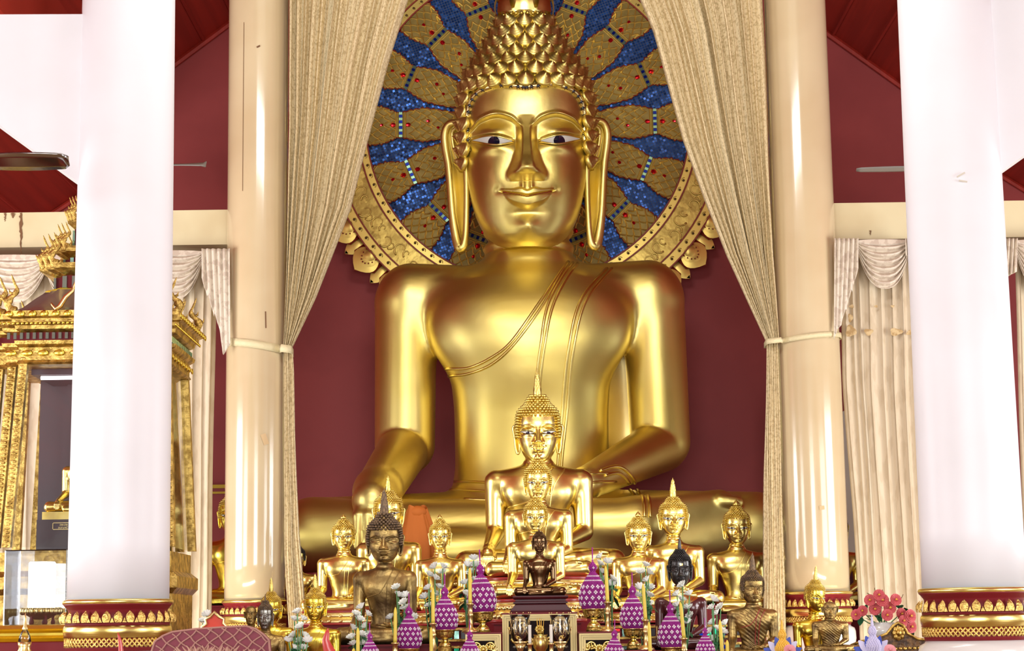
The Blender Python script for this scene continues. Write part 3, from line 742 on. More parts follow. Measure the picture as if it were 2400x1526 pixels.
# ------------------------------------------------------------------ columns
def column(name, ctop, cbot, ybot, Y, rpx_top, rpx_bot, bm, y_ring, small=1.0):
    """a round column: centre pixels at the frame's top and at its moulded base"""
    b = P(cbot, ybot, Y); r = S(rpx_bot, Y); rt = S(rpx_top, Y); zt = P(ctop, 0, Y).z
    root = thing(name, None, None, (b.x, Y, 0)); root['kind'] = 'structure'
    z0 = b.z; mb = MB()
    prof = []
    for i in range(25):
        t = i/24; z = z0-.02 + (12.5-z0)*t; prof.append((r + (rt-r)*min(1.2, (z-z0)/(zt-z0)), z))
    mb.lathe(prof, 72); mb.go('shaft', bm, root, True)
    k = r/S(118, 14)
    def Z(p): return z0 - p*k*S(1, 14)
    R = lambda q: r*q
    g = MB(); g.lathe([(r, Z(-2)), (R(1.07), Z(0)), (R(1.085), Z(4)), (R(1.075), Z(9)), (r*.9, Z(9))], 72)
    g.lathe([(r*.9, Z(59)), (R(1.035), Z(59)), (R(1.05), Z(63)), (R(1.06), Z(70)), (R(1.05), Z(79)), (R(1.04), Z(80)), (R(1.045), Z(86)), (r*.9, Z(87))], 72)
    g.go('gilt_band', M['gold'], root, True)
    d = MB(); d.lathe([(R(1.075), Z(9)), (R(1.04), Z(13)), (R(.985), Z(21)), (R(.97), Z(24)), (R(.965), Z(40)), (R(.97), Z(59)), (r*.9, Z(59))], 72)
    d.lathe([(R(1.0), Z(51)), (R(1.02), Z(52)), (R(1.02), Z(58)), (R(1.0), Z(59.5))], 72)
    d.lathe([(R(.9), Z(86)), (R(1.02), Z(87)), (R(1.0), Z(110)), (R(.985), Z(117)), (R(.9), Z(118))], 72)
    d.go('red_moulding', M['deep_red'], root, True)
    pt = MB(); n = 30
    for i in range(n):
        a_ = 2*math.pi*i/n; T = Matrix.Rotation(a_, 4, 'Z')
        h = S(27*k, 14); wd = S(10*k, 14)
        def fn(u, v):
            ww = wd*(math.sin(math.pi*min(1, .22+.62*v)))**.9*(1-v**5)
            x = (u-.5)*2*ww; return (x, -(R(.985)+.05*k*(1-v*.55)+.02*k*(1-abs(2*u-1))*math.sin(math.pi*v)), Z(52)+h*v)
        pt.grid(fn, 7, 8, 0, T)
        T2 = Matrix.Rotation(a_+math.pi/n, 4, 'Z')
        def fn2(u, v):
            x = (u-.5)*2*wd*.5*(1-v); return (x, -(R(.985)+.052*k), Z(52)+h*.42*v)
        pt.grid(fn2, 3, 3, 0, T2)
    # woven leaf band below
    m_ = 66
    for i in range(m_):
        for sgn in (1, -1):
            a0 = 2*math.pi*i/m_; a1 = a0 + sgn*2*math.pi/m_*1.5
            q = [(math.cos(a0+(a1-a0)*t)*(R(1.018)), math.sin(a0+(a1-a0)*t)*(R(1.018)), Z(88)+(Z(107)-Z(88))*t) for t in (0, .5, 1)]
            pt.tube(q, .0075*k, 5)
    pt.go('lotus_petal_band', M['gold_relief'], root, True)
    w_ = MB(); w_.lathe([(R(.97), Z(117)), (R(.99), Z(122)), (R(1.09), Z(128)), (R(1.12), Z(140)), (R(1.13), Z(165)), (R(1.09), Z(190)), (R(1.2), Z(196)), (R(1.2), 0.0)], 72)
    w_.go('column_foot', M['white_marble'], root, True)
    return root, r, b
NL, rN, bN = column('white_column', 302, 277, 1407, 14.0, 111, 117, M['white_col'], 0)
NR, rR, bR_ = column('white_column', 2217, 2283, 1380, 14.0, 112, 119, M['white_col'], 0)
IL, rI, bI = column('cream_column', 606, 597, 1408, 21.8, 72, 70.5, M['cream_col'], 0)
IR, rJ, bJ = column('cream_column', 1860, 1915, 1388, 21.8, 74, 76, M['cream_col'], 0)

# white beams with sloping haunches that meet the white columns from outside
for s, poly in ((-1, [(197, 33), (-420, 38), (-420, 20), (-420, 250), (0, 293), (195, 434)]), (1, [(2322, 2), (3000, -8), (3000, 330), (2400, 350), (2348, 402)])):
    Y = 13.86 if s < 0 else 13.86
    if s < 0: poly = [(205, 33), (-900, 37), (-900, -360+590), (-60, 250), (0, 294), (205, 443)]
    else: poly = [(2320, -2), (3300, -6), (3300, 250), (2560, 250), (2345, 403), (2320, 424)]
    q = [P(x, y, Y) for x, y in poly]; mb = MB()
    mb.prism([(p.x, p.z) for p in q], Y, Y+.34)
    struct(mb, 'haunched_beam', M['white_col'])

# marks on the columns
def patch(col, px, py, Y, w, h, rot, m, name='tape_patch', label=None, r=None):
    c = P(px, py, Y); root = col; bx = root.location
    # put it on the shaft's surface
    dx = c.x - bx.x; R_ = r
    dx = max(-R_*.95, min(R_*.95, dx)); a = math.asin(dx/R_)
    mb = MB(); n = 6
    def fn(u, v):
        x = (u-.5)*S(w, Y); z = (v-.5)*S(h, Y); xx = x*math.cos(rot)-z*math.sin(rot); zz = x*math.sin(rot)+z*math.cos(rot)
        aa = a + xx/R_; return (math.sin(aa)*(R_+.004), -math.cos(aa)*(R_+.004), c.z+zz*1)
    mb.grid(fn, 5, 5); o = mb.go(name, m, root, False)
    if label: o['label'] = label
    return o
patch(IL, 621, 1030, 21.5, 13, 26, .35, M['paper'], label='torn beige tape', r=rI*1.01)
patch(IL, 623, 750, 21.5, 3, 40, .03, M['rust'], 'scratch', r=rI*1.01)
patch(IL, 571, 250, 21.5, 1.3, 420, .0, M['rust'], 'rust_run', r=rI*1.02)
patch(IL, 607, 112, 21.5, 9, 4, .5, M['rust'], 'scratch', r=rI*1.03)
patch(IR, 1924, 1191, 21.5, 12, 9, .1, M['paper'], label='torn beige tape', r=rJ*1.0)
patch(NR, 2247, 415, 13.7, 22, 4, .5, M['hall_wall'], 'chip', r=rR*1.0)
patch(NR, 2252, 430, 13.7, 20, 4, -.2, M['hall_wall'], 'chip', r=rR*1.0)

# ------------------------------------------------------------------ the halo behind the great statue
YH = 27.55
hc = P(1237, 291, YH); U = S(1, YH)   # one photo pixel at the halo
halo = thing('mosaic_halo', 'great round halo of gold rays on blue mirror mosaic behind the giant statue', 'halo', hc)
def node_mosaic(name, c1, c2, cell, rough=.25):
    m = bpy.data.materials.new(name); m.use_nodes = True; nt = m.node_tree; b = nt.nodes['Principled BSDF']
    N = nt.nodes.new; L = nt.links.new
    tc = N('ShaderNodeTexCoord'); mp = N('ShaderNodeMapping'); mp.inputs['Rotation'].default_value = (0, math.radians(20), 0)
    mp.inputs['Scale'].default_value = (1/cell, 1/cell, 1/cell); L(tc.outputs['Object'], mp.inputs[0])
    sp = N('ShaderNodeSeparateXYZ'); L(mp.outputs[0], sp.inputs[0])
    def mth(op, a, b_=None):
        n = N('ShaderNodeMath'); n.operation = op
        for i, v in enumerate((a, b_)):
            if v is None: continue
            if isinstance(v, (int, float)): n.inputs[i].default_value = v
            else: L(v, n.inputs[i])
        return n.outputs[0]
    fx, fz = mth('FRACT', sp.outputs[0]), mth('FRACT', sp.outputs[2])
    ix, iz = mth('FLOOR', sp.outputs[0]), mth('FLOOR', sp.outputs[2])
    cb = N('ShaderNodeCombineXYZ'); L(ix, cb.inputs[0]); L(iz, cb.inputs[1])
    wn = N('ShaderNodeTexWhiteNoise'); L(cb.outputs[0], wn.inputs[0])
    g = mth('MAXIMUM', mth('ABSOLUTE', mth('SUBTRACT', fx, .5)), mth('ABSOLUTE', mth('SUBTRACT', fz, .5)))
    gr = mth('GREATER_THAN', g, .40)
    mx = N('ShaderNodeMix'); mx.data_type = 'RGBA'; mx.inputs[6].default_value = (*c1, 1); mx.inputs[7].default_value = (*c2, 1); L(wn.outputs[0], mx.inputs[0])
    m2 = N('ShaderNodeMix'); m2.data_type = 'RGBA'; m2.inputs[7].default_value = (.09, .12, .20, 1); L(mx.outputs[2], m2.inputs[6]); L(gr, m2.inputs[0])
    L(m2.outputs[2], b.inputs['Base Color']); b.inputs['Metallic'].default_value = .55
    rm = mth('ADD', mth('MULTIPLY', gr, .5), rough); L(rm, b.inputs['Roughness'])
    # each piece of glass is set at its own slight angle
    ge = N('ShaderNodeNewGeometry'); vs = N('ShaderNodeVectorMath'); vs.operation = 'SUBTRACT'; L(wn.outputs[1], vs.inputs[0]); vs.inputs[1].default_value = (.5, .5, .5)
    v2 = N('ShaderNodeVectorMath'); v2.operation = 'SCALE'; v2.inputs[3].default_value = .22; L(vs.outputs[0], v2.inputs[0])
    v3 = N('ShaderNodeVectorMath'); v3.operation = 'ADD'; L(v2.outputs[0], v3.inputs[0]); L(ge.outputs['Normal'], v3.inputs[1])
    v4 = N('ShaderNodeVectorMath'); v4.operation = 'NORMALIZE'; L(v3.outputs[0], v4.inputs[0]); L(v4.outputs[0], b.inputs['Normal'])
    return m
M['mosaic'] = node_mosaic('blue_mirror_mosaic', (.006, .045, .20), (.02, .11, .42), 6.3*U)
M['ray_ground'] = mat('bronze_ground', (.28, .19, .04), .5, .5, col2=(.38, .26, .06), vscale=6)
M['leaf_gold'] = mat('gilt_relief', (.85, .62, .16), .4, .8)
M['scroll'] = mat('scrolled_gilt', (.72, .52, .13), .42, .8, bump=.5, bscale=8, col2=(.50, .34, .08), vscale=4.5, thr=(.50, .56))
def disc(mb, r0, r1, y, n=128, mi=0):
    V = []
    for r in (r0, r1):
        for i in range(n):
            a = 2*math.pi*i/n; V.append((r*math.cos(a)*U, y, r*math.sin(a)*U))
    mb.add(V, [(i, (i+1) % n, n+(i+1) % n, n+i) for i in range(n)], mi)
def annulus(mb, r0, r1, y0, y1, mi=0, n=128):
    """a flat ring standing proud of y0 to y1 (towards the hall is smaller y)"""
    V = []
    for r, y in ((r0, y0), (r0, y1), (r1, y1), (r1, y0)):
        for i in range(n):
            a = 2*math.pi*i/n; V.append((r*math.cos(a)*U, y, r*math.sin(a)*U))
    Fc = []
    for j in range(4):
        k = (j+1) % 4
        for i in range(n): Fc.append((j*n+i, j*n+(i+1) % n, k*n+(i+1) % n, k*n+i))
    mb.add(V, Fc, mi)
mb = MB(); annulus(mb, 2, 392, .10, .0); mb.go('mosaic_field', M['mosaic'], halo, False)
mb = MB(); annulus(mb, 388, 470, .14, -.05); mb.go('scrolled_ring', M['scroll'], halo, False)
mb = MB()
for r in (389, 409, 466, 490): annulus(mb, r-1.6, r+1.6, .0, -.085)
mb.go('ring_edging', M['line_red'], halo, False)
mb = MB(); annulus(mb, 391, 407, .0, -.065); annulus(mb, 468, 488, .14, -.055)
mb.go('gilt_rim', M['leaf_gold'], halo, False)
# rosettes with dark stones along the rims, and scrolls
mb = MB()
for r, n in ((399, 100), (478, 112)):
    for i in range(n):
        a = 2*math.pi*i/n; c_ = (r*U*math.cos(a), -.07, r*U*math.sin(a))
        mb.ball(c_, (3.2*U, .02, 3.2*U), 1, 8, 4)
        pts = [(c_[0]+7*U*math.cos(a+math.pi/2+q*1.2)*(1-.25*q), -.066, c_[2]+7*U*math.sin(a+math.pi/2+q*1.2)*(1-.25*q)) for q in np.linspace(0, 3.2, 7)]
        mb.tube(pts, 1.1*U, 4, 0)
for i in range(64):
    a0 = 2*math.pi*i/64; sg = 1 if i % 2 else -1
    for rad, off in ((20, 0), (11, .04)):
        pts = []
        for q in np.linspace(0, 4.6, 16):
            rr = rad*(1-q/6); x = (437+sg*6)*math.cos(a0+off) + rr*math.cos(a0+sg*q); z = (437+sg*6)*math.sin(a0+off) + rr*math.sin(a0+sg*q)
            pts.append((x*U, -.064, z*U))
        mb.tube(pts, [2.4*U*(1-.6*t/15) for t in range(16)], 5, 0)
mb.go('rosette_pattern', [M['leaf_gold'], M['line_dark']], halo, True)
# lotus petals round the outer edge
mb = MB()
def petal(mb, w, h, T, y, mi=0):
    def fn(u, v):
        ww = w*(math.sin(math.pi*(.18+.62*v)))**.8*(1-v**4)**.8; return ((u-.5)*2*ww, y - .025*(1-(2*u-1)**2)*math.sin(math.pi*min(1, v+.15)), h*v)
    mb.grid(fn, 9, 9, mi, T)
lotus = []
for k in range(36):
    for lay in (0, 1):
        a = 2*math.pi*(k+.5*lay)/36; p = MB()
        T = Matrix.Translation((math.cos(a)*486*U, 0, math.sin(a)*486*U)) @ Matrix.Rotation(math.pi/2-a, 4, 'Y')
        w_, h_ = (35*U, 60*U) if lay == 0 else (19*U, 54*U)
        yy = -.02 if lay == 0 else .06
        petal(p, w_, h_, T, yy)
        if lay == 0:
            petal(p, w_*.72, h_*.72, T, yy-.02); petal(p, w_*.42, h_*.45, T, yy-.04)
            for q in range(9):
                b_ = math.pi*(q/8); p.ball(((w_*.5)*math.cos(b_), yy-.055, h_*.12+h_*.45*math.sin(b_)), (2*U,)*3, 1, 6, 4, T)
            p.prism([(-w_*.95, -2*U), (w_*.95, -2*U), (w_*1.05, h_*.5), (0, h_*1.04), (-w_*1.05, h_*.5)], yy+.03, yy+.08, 2, T)
        else: p.prism([(-w_, 0), (w_, 0), (w_*1.1, h_*.5), (0, h_*1.0), (-w_*1.1, h_*.5)], yy+.0, yy+.05, 0, T)
        p.go('lotus_petal', [M['leaf_gold'], M['line_red'], M['line_red']], halo, True)
# gold rays
def ray_half(r):
    return float(np.interp(r, [120, 150, 200, 250, 285, 300, 312, 330, 350, 375, 392], [14, 20, 34, 42, 36, 31, 30, 38, 46, 49, 46]))
def ray_mesh():
    outline = [(ray_half(r)*(1+.06*math.sin(r*.45)), r) for r in np.linspace(122, 391, 50)]
    poly = [(x*U, r*U) for x, r in outline] + [(-x*U, r*U) for x, r in reversed(outline)]
    mb = MB(); mb.prism(poly, -.055, .0, 0)
    g = MB()
    for sgn in (1, -1): g.tube([(sgn*x*U, -.055, r*U) for x, r in outline], 1.5*U, 4, 1)
    # overlapping leaves
    def leafline(cx, cz, w, h, up):
        pts = []
        for t in np.linspace(-1, 1, 9):
            pts.append((U*(cx + w*t*(1 if abs(t) < .99 else 1)), -.06, U*(cz + up*h*(1-abs(t)**1.6))))
        return pts
    for r0, r1, up in ((128, 296, -1), (316, 388, 1)):
        r = r0 if up < 0 else r0
        row = 0; step = 13.5
        for rr in np.arange(r0+6, r1, step):
            hw = ray_half(rr)-2; n = max(1, int(hw*2/19)); wd = hw/n
            for i in range(n+1 if row % 2 else n):
                cx = -hw + wd*(2*i+1) - (wd if row % 2 else 0)
                if abs(cx) > hw: cx = math.copysign(hw-wd*.3, cx)
                k = 1-abs(cx)/(hw+1)*.0
                l = leafline(cx, rr - up*4, wd, 15, up)
                l = [(max(-hw*U, min(hw*U, p[0])), p[1], p[2]) for p in l]
                g.tube(l, 1.9*U, 4, 0)
            row += 1
    # jewelled waist
    for dr in (-12, -7, 7, 12): g.tube([(-31*U, -.06, (306+dr)*U), (31*U, -.06, (306+dr)*U)], 1.3*U, 4, 0)
    for i in range(9):
        x = (-28+7*i)*U; g.box((x-3*U, -.075, 302*U), (x+3*U, -.055, 310*U), 3 if i % 2 else 2)
    for q, s_ in ((288, 5.5), (324, 5.5), (240, 4), (216, 3.5), (352, 4)):
        x0 = 0 if q in (288, 324, 352) else (9 if q == 240 else -8)
        g.ball((x0*U, -.062, q*U), (s_*U, .02, s_*U*1.2), 4, 8, 4)
    return mb, g
a_, g_ = ray_mesh()
r0_ = a_.go('ray', M['ray_ground'], halo, False); rel0 = g_.go('leaf_relief', [M['leaf_gold'], M['line_red'], M['teal_glass'], M['blue_glass'], M['red_glass']], r0_, False)
for k in range(16):
    a = 2*math.pi*k/16
    if k == 0: r_, q_ = r0_, rel0
    else: r_ = use(r0_, 'ray', halo); q_ = use(rel0, 'leaf_relief', r_)
    r_.rotation_euler = (0, math.pi/2 - a, 0)

# ------------------------------------------------------------------ the great statue
GY = 25.8; gb = P(1251, 1350, GY); GS = S(735, GY)
giant = thing('seated_buddha_statue', 'colossal gilded seated Buddha towering between the two drawn curtains', 'statue', gb, 0, None, GS)
V, Q = make_body('g', .0068, giant=True); gbody = build('body', V, Q, M['gold_giant'], giant)
V, Q = head_surface(260, 330)
GH = build('head', V, Q, M['gold_giant'], giant); GH.location = (-.004, -.05, 1.042); GH.scale = (.388,)*3; GH.rotation_euler = (math.radians(7), 0, 0)
make_hair(.118, 'swirl').go('hair', M['gold_giant'], GH, True)
make_mouth_line().go('mouth_line', M['line_red'], GH, True)
for s in (1, -1):
    mb = MB(); make_ear(mb, s, True); mb.go('ear', M['gold_giant'], GH, True)
    make_eye(s, True).go('eye', [M['eye_white'], M['eye_dark'], M['gold']], GH, True)
    mb = make_brow(s); mb.go('eyebrow', M['gold'], GH, True)
band_path = [(.475, .80), (.482, .95), (.474, 1.10), (.445, 1.20), (.37, 1.27), (.22, 1.30), (.08, 1.285), (0, 1.275)]
def smooth_path(p, k=6):
    n = len(p); out = []
    for i in range(n-1):
        a, b, c_, d = [np.array(p[max(0, min(n-1, i+o))], float) for o in (-1, 0, 1, 2)]
        for q in range(k):
            t = q/k; out.append(.5*((2*b)+(-a+c_)*t+(2*a-5*b+4*c_-d)*t*t+(-a+3*b-3*c_+d)*t**3))
    out.append(np.array(p[-1], float)); return out
bp_ = smooth_path(band_path); full = [(-x, z) for x, z in bp_] + [(x, z) for x, z in reversed(bp_)][1:]
def on_face(x, z, off):
    W = float(smooth_tab(HZ[3:], HW[3:], z)); x = max(-W*.985, min(W*.985, x)); return (x, float(front_y(np.array(x), np.array(z))) - off, z)
mb = MB(); mb.tube([on_face(x, z, .014) for x, z in full], .026, 8, flat=.7)
for i, (x, z) in enumerate(full[1:-1:3]):
    p = on_face(x, z, .034); mb.ball(p, (.015, .012, .015), 1, 6, 4)
    for k in range(6):
        a = k*math.pi/3; mb.ball((p[0]+.019*math.cos(a), p[1]+.004, p[2]+.019*math.sin(a)), .006, 2, 5, 3)
mb.ball(on_face(0, 1.315, .05), (.024, .02, .016), 1, 8, 6)
mb.go('jewelled_hairband', [M['gold_pale'], M['eye_dark'], M['line_dark']], GH, True)
mb = MB(); mb.lathe([(.17, 0), (.185, .03), (.165, .06), (.16, .09), (.19, .13), (.205, .22), (.19, .34), (.15, .46), (.11, .60), (.05, .85), (.01, 1.1)], 24)
for tier in range(5):
    for i in range(8):
        T = Matrix.Rotation(2*math.pi*(i+.5*(tier % 2))/8, 4, 'Z'); r = .232-.022*tier; z0 = .12+.11*tier
        def fn(u, v): return ((u-.5)*.17*(1-v)**.5*(1-.1*tier), -(r+.03*math.sin(math.pi*v*.9)+.012*(1-abs(2*u-1))-.05*v), z0+.20*v)
        mb.grid(fn, 5, 7, 0, T)
for i in range(26):
    a = 2*math.pi*i/26; mb.ball((.195*math.cos(a), .195*math.sin(a), .105), .014, 0, 6, 4)
f_ = mb.go('finial', M['gold'], GH, True); f_.location = (0, 0, 1.84)
project_tubes(gbody, [[(.125, .99), (.045, .84), (-.045, .715), (-.12, .65), (-.20, .625), (-.27, .63)], [(.14, .99), (.058, .84), (.03, .70), (.01, .55), (.0, .42), (-.005, .28)],
    [(.155, .99), (.075, .84), (.042, .70), (.022, .55), (.012, .42), (.007, .28)], [(.25, .975), (.155, .84), (.115, .68), (.095, .5), (.08, .36), (.075, .28)],
    [(.265, .975), (.172, .84), (.13, .68), (.11, .5), (.092, .36), (.087, .28)], [(.125, .99), (.03, .84), (-.06, .715), (-.13, .665), (-.20, .642), (-.27, .65)]], .0052).go('robe_hem', M['gold'], giant, True)
project_tubes(gbody, [[(-.27, .30), (-.1, .283), (.05, .28), (.25, .295)], [(-.27, .272), (-.1, .255), (.05, .252), (.25, .27)], [(-.29, .225), (-.1, .21), (.05, .21), (.25, .225)]], .0045).go('waist_belt', M['gold'], giant, True)
project_tubes(gbody, [[(.20, .30), (.26, .315), (.315, .275), (.335, .21), (.335, .15)], [(.215, .285), (.26, .295), (.30, .262), (.318, .21), (.318, .15)]], .006).go('sleeve_hem', M['gold'], giant, True)
# pale robe hanging between the body and its left arm
mb = MB()
def robe_fall(u, v):
    x = .21 + .19*u; z = .34 + .38*v; return (x + .012*math.sin(v*3), .045 + .03*math.sin(math.pi*u) - .02*v, z)
mb.grid(robe_fall, 16, 24); mb.grid(lambda u, v: (lambda q: (q[0], q[1]+.02, q[2]))(robe_fall(1-u, v)), 16, 24)
o = mb.go('robe_fall', M['gold_pale'], giant, True); o['label'] = 'smooth pale gold robe between body and arm'
# the platform under it
mb = MB(); a = P(300, 1350, 22.95); pp = [(-2.4, 22.95), (3.0, 22.95), (3.9, 24.3), (3.9, WY), (-3.35, WY), (-3.35, 24.3)]; mb.add([(x, y, 0) for x, y in pp] + [(x, y, gb.z) for x, y in pp], [(5,4,3,2,1,0), (6,7,8,9,10,11)] + [(i, (i+1) % 6, 6+(i+1) % 6, 6+i) for i in range(6)]); pl = struct(mb, 'statue_platform', M['deep_red'])
# ------------------------------------------------------------------ curtains
def px_edge(tab, y): return float(np.interp(y, [a for a, _ in tab], [b for _, b in tab]))
def pleated(tabL, tabR, y0, y1, Y, n, amp, seed=0, rows=70, cols=None, depth=None, ybot=None):
    rnd = random.Random(seed); cols = cols or n*10
    ws = np.cumsum([0]+[.5+rnd.random() for _ in range(n)]); ws = ws/ws[-1]; ph = [rnd.random() for _ in range(n)]; am = [.6+.7*rnd.random() for _ in range(n)]
    mb = MB()
    def fn(u, v):
        py = y0 + (y1-y0)*v; xl = px_edge(tabL, py); xr = px_edge(tabR, py)
        i = min(n-1, max(0, int(np.searchsorted(ws, u, side='right')-1))); t = (u-ws[i])/(ws[i+1]-ws[i])
        wpx = abs(xr-xl)
        a = amp*am[i]*min(1, .45+wpx/260)
        off = a*math.sin(math.pi*t)**.8 + a*.25*math.sin(2*math.pi*(2.0*t+ph[i])) 
        sway = .006*math.sin(v*9+ph[i]*7)
        p = P(xl + (xr-xl)*(u + .25*(ws[i+1]-ws[i])*math.sin(2*math.pi*t)), py, Y)
        return (p.x + sway, Y - off + (depth(u, v) if depth else 0), p.z)
    mb.grid(fn, cols, rows)
    return mb
def cloth(mb, name, m, parent=None, th=.006):
    o = mb.go(name, m, parent, True); md = o.modifiers.new('thickness', 'SOLIDIFY'); md.thickness = th; md.offset = 0
    return o
# the two great curtains, tied to the cream columns
def big_curtain(label, TL, TR, BL, BR, tie_y, Y, seed, col, colr, tie):
    root = thing('tied_curtain', label, 'curtain', P((TL[0][1]+TR[0][1])/2, -60, Y), 0, 'tied jacquard curtains')
    inv = Matrix.Translation(-root.location)
    def sub(mb, nm, m):
        for v in mb.v: v -= np.array(root.location)
        return cloth(mb, nm, m, root)
    sub(pleated(TL, TR, -60, tie_y, Y, 15, .12, seed, 90), 'drape', M['curtain'])
    sub(pleated(BL, BR, tie_y-2, 1560, Y, 8, .05, seed+5, 50), 'hanging_tail', M['curtain'])
    # band round the column and the cloth
    mb = MB(); xs, zs = tie; c = col.location; n = 64; V = []; Fc = []
    zc, zw, dz = zs
    ring = []
    for i in range(n):
        a = 2*math.pi*i/n; x = c.x + (colr+.012)*math.cos(a); y = c.y + (colr+.012)*math.sin(a)
        ring.append((x, y))
    sx = xs  # signed reach of the band past the column, towards the cloth
    pts = [(x, y) for x, y in ring if (x-c.x)*(1 if sx > c.x else -1) < colr*.80]
    out = []
    for x, y in pts: out.append((x, y))
    out.sort(key=lambda p: math.atan2(p[1]-c.y, (p[0]-c.x)*(-1 if sx > c.x else 1)))
    k = 1 if sx > c.x else -1
    out = [(c.x + k*colr*.86, c.y - colr*.62)] + [p for p in out] + [(c.x + k*colr*.86, c.y + colr*.55)]
    loop = out + [(sx, c.y+.02), (sx+.012*k, Y-.06), (sx, Y-.13), (c.x + k*colr*.95, Y-.14)]
    L = len(loop)
    def zt(x): return zc + dz*(x-c.x)
    for (x, y) in loop:
        for q in (-1, 0, 1): V.append((x, y - (.008 if q == 0 else 0), zt(x)+q*zw/2))
    for i in range(L):
        j = (i+1) % L
        for q in (0, 1): Fc.append((i*3+q, j*3+q, j*3+q+1, i*3+q+1))
    mb.add(V, Fc); sub(mb, 'tieback', M['band'])
    return root
YC = 21.62
big_curtain('long jacquard curtain tied to the cream column left of the giant statue',
    [(-60, 678), (0, 678), (300, 680), (600, 672), (815, 667)], [(-60, 983), (0, 955), (150, 908), (340, 860), (490, 822), (590, 782), (700, 738), (770, 705), (815, 684)],
    [(813, 667), (1100, 665), (1300, 668), (1560, 682)], [(813, 684), (870, 688), (1000, 692), (1250, 701), (1440, 716), (1560, 719)], 815, YC, 3, IL, rI*1.01,
    (P(683, 815, YC).x, (P(600, 811, YC).z, .09, -.15)))
big_curtain('long jacquard curtain tied to the cream column right of the giant statue',
    [(-60, 1480), (0, 1499), (75, 1530), (190, 1562), (330, 1602), (470, 1652), (600, 1702), (710, 1752), (805, 1797)], [(-60, 1786), (0, 1787), (300, 1800), (600, 1812), (805, 1824)],
    [(803, 1797), (1100, 1791), (1300, 1789), (1560, 1787)], [(803, 1822), (870, 1824), (1100, 1832), (1300, 1837), (1560, 1842)], 805, YC, 11, IR, rJ*1.01,
    (P(1796, 800, YC).x, (P(1880, 793, YC).z, .06, .10)))

# pale side curtains under swagged pelmets
YS = 21.75
def swag(mb, x0, x1, yt, yb, Y, nf=7):
    def fn(u, v):
        # v 0 at the rail, 1 at the lowest edge; folds follow hanging arcs
        px = x0 + (x1-x0)*u; arc = (1-abs(2*u-1)**2.6)
        py = yt + (yb-yt)*(v*(.16+.84*arc)) + 3*(1-arc)
        off = .035 + .10*arc*v + .028*math.sin(v*nf*2*math.pi)*(.35+.65*arc)*(v > .12)
        p = P(px, py, Y); return (p.x, Y-off, p.z)
    mb.grid(fn, 40, 84)
def jabot(mb, tab_top, tab_bot, yt, Y, n=5, side=1):
    """stepped tail: bottom edge given as px pairs"""
    def fn(u, v):
        x = tab_top[0] + (tab_top[1]-tab_top[0])*u; yb = float(np.interp(u, [a for a, _ in tab_bot], [b for _, b in tab_bot]))
        t = u*n; f = t-int(t); off = .05+.05*abs(2*f-1) + .02*v*math.sin(u*30)
        p = P(x + 6*v*side*math.sin(u*3), yt + (yb-yt)*v, Y); return (p.x, Y-off, p.z)
    mb.grid(fn, 50, 24)
def side_curtain(label, panel, swags, jabots, seed, stains=None):
    p0 = P(panel[0][0][1], panel[2], YS); root = thing('pelmet_curtain', label, 'curtain', p0, 0, 'pale curtains with swagged pelmets')
    def sub(mb, nm, m):
        for v in mb.v: v -= np.array(root.location)
        return cloth(mb, nm, m, root)
    sub(pleated(panel[0], panel[1], panel[2], 1600, YS+.10, panel[3], .045, seed, 40), 'panel', M['curtain_pale'])
    for s in swags:
        mb = MB(); swag(mb, *s, YS); sub(mb, 'swag', M['satin'])
    for j in jabots:
        mb = MB(); jabot(mb, *j); sub(mb, 'jabot', M['satin'])
    for x, y, w, h in stains or ():
        mb = MB(); p = P(x, y, YS+.02); n = 14; V = [tuple(p)]
        for i in range(n):
            a = 2*math.pi*i/n; k = 1+.2*math.sin(3*a+x); V.append((p.x+S(w*1.15, YS)*k*math.cos(a), p.y, p.z+S(h, YS)*k*math.sin(a)))
        mb.add(V, [(0, 1+i, 1+(i+1) % n) for i in range(n)])
        for v in mb.v: v -= np.array(root.location)
        o = mb.go('water_stain', M['stain'], root, True); sw = o.modifiers.new('wrap', 'SHRINKWRAP'); sw.target = root.children[0]; sw.wrap_method = 'PROJECT'
        sw.use_project_y = True; sw.use_positive_direction = True; sw.use_negative_direction = True; sw.use_project_x = False; sw.use_project_z = False; sw.offset = .005
    return root
def step_bot(a, b, y0, y1, n, rev=False):
    out = []
    for i in range(n):
        u0 = i/n; u1 = (i+1)/n; ya = y0 + (y1-y0)*(i/n); out += [(u0, ya), (u1-.03, ya + (y1-y0)/n*.9 - (0 if i == n-1 else 14))]
    return out
side_curtain('pale pleated curtain with swag between the left white column and left cream column', ([(0, 330), (585, 330), (1600, 325)], [(0, 505), (585, 508), (1100, 500), (1600, 492)], 590, 9),
    [(350, 478, 588, 706)], [((476, 541), [(0, 655), (.15, 700), (.17, 690), (.35, 745), (.37, 735), (.55, 778), (.58, 792), (.68, 835), (1, 808)], 586, YS-.2, 5, 1)], 21)
side_curtain('pale pleated curtain with swag behind the ornate gold shrine', ([(0, -260), (1600, -290)], [(0, 225), (600, 225), (1600, 205)], 605, 20),
    [(-40, 115, 598, 715), (105, 250, 598, 712), (-200, -30, 598, 712)], [], 31)
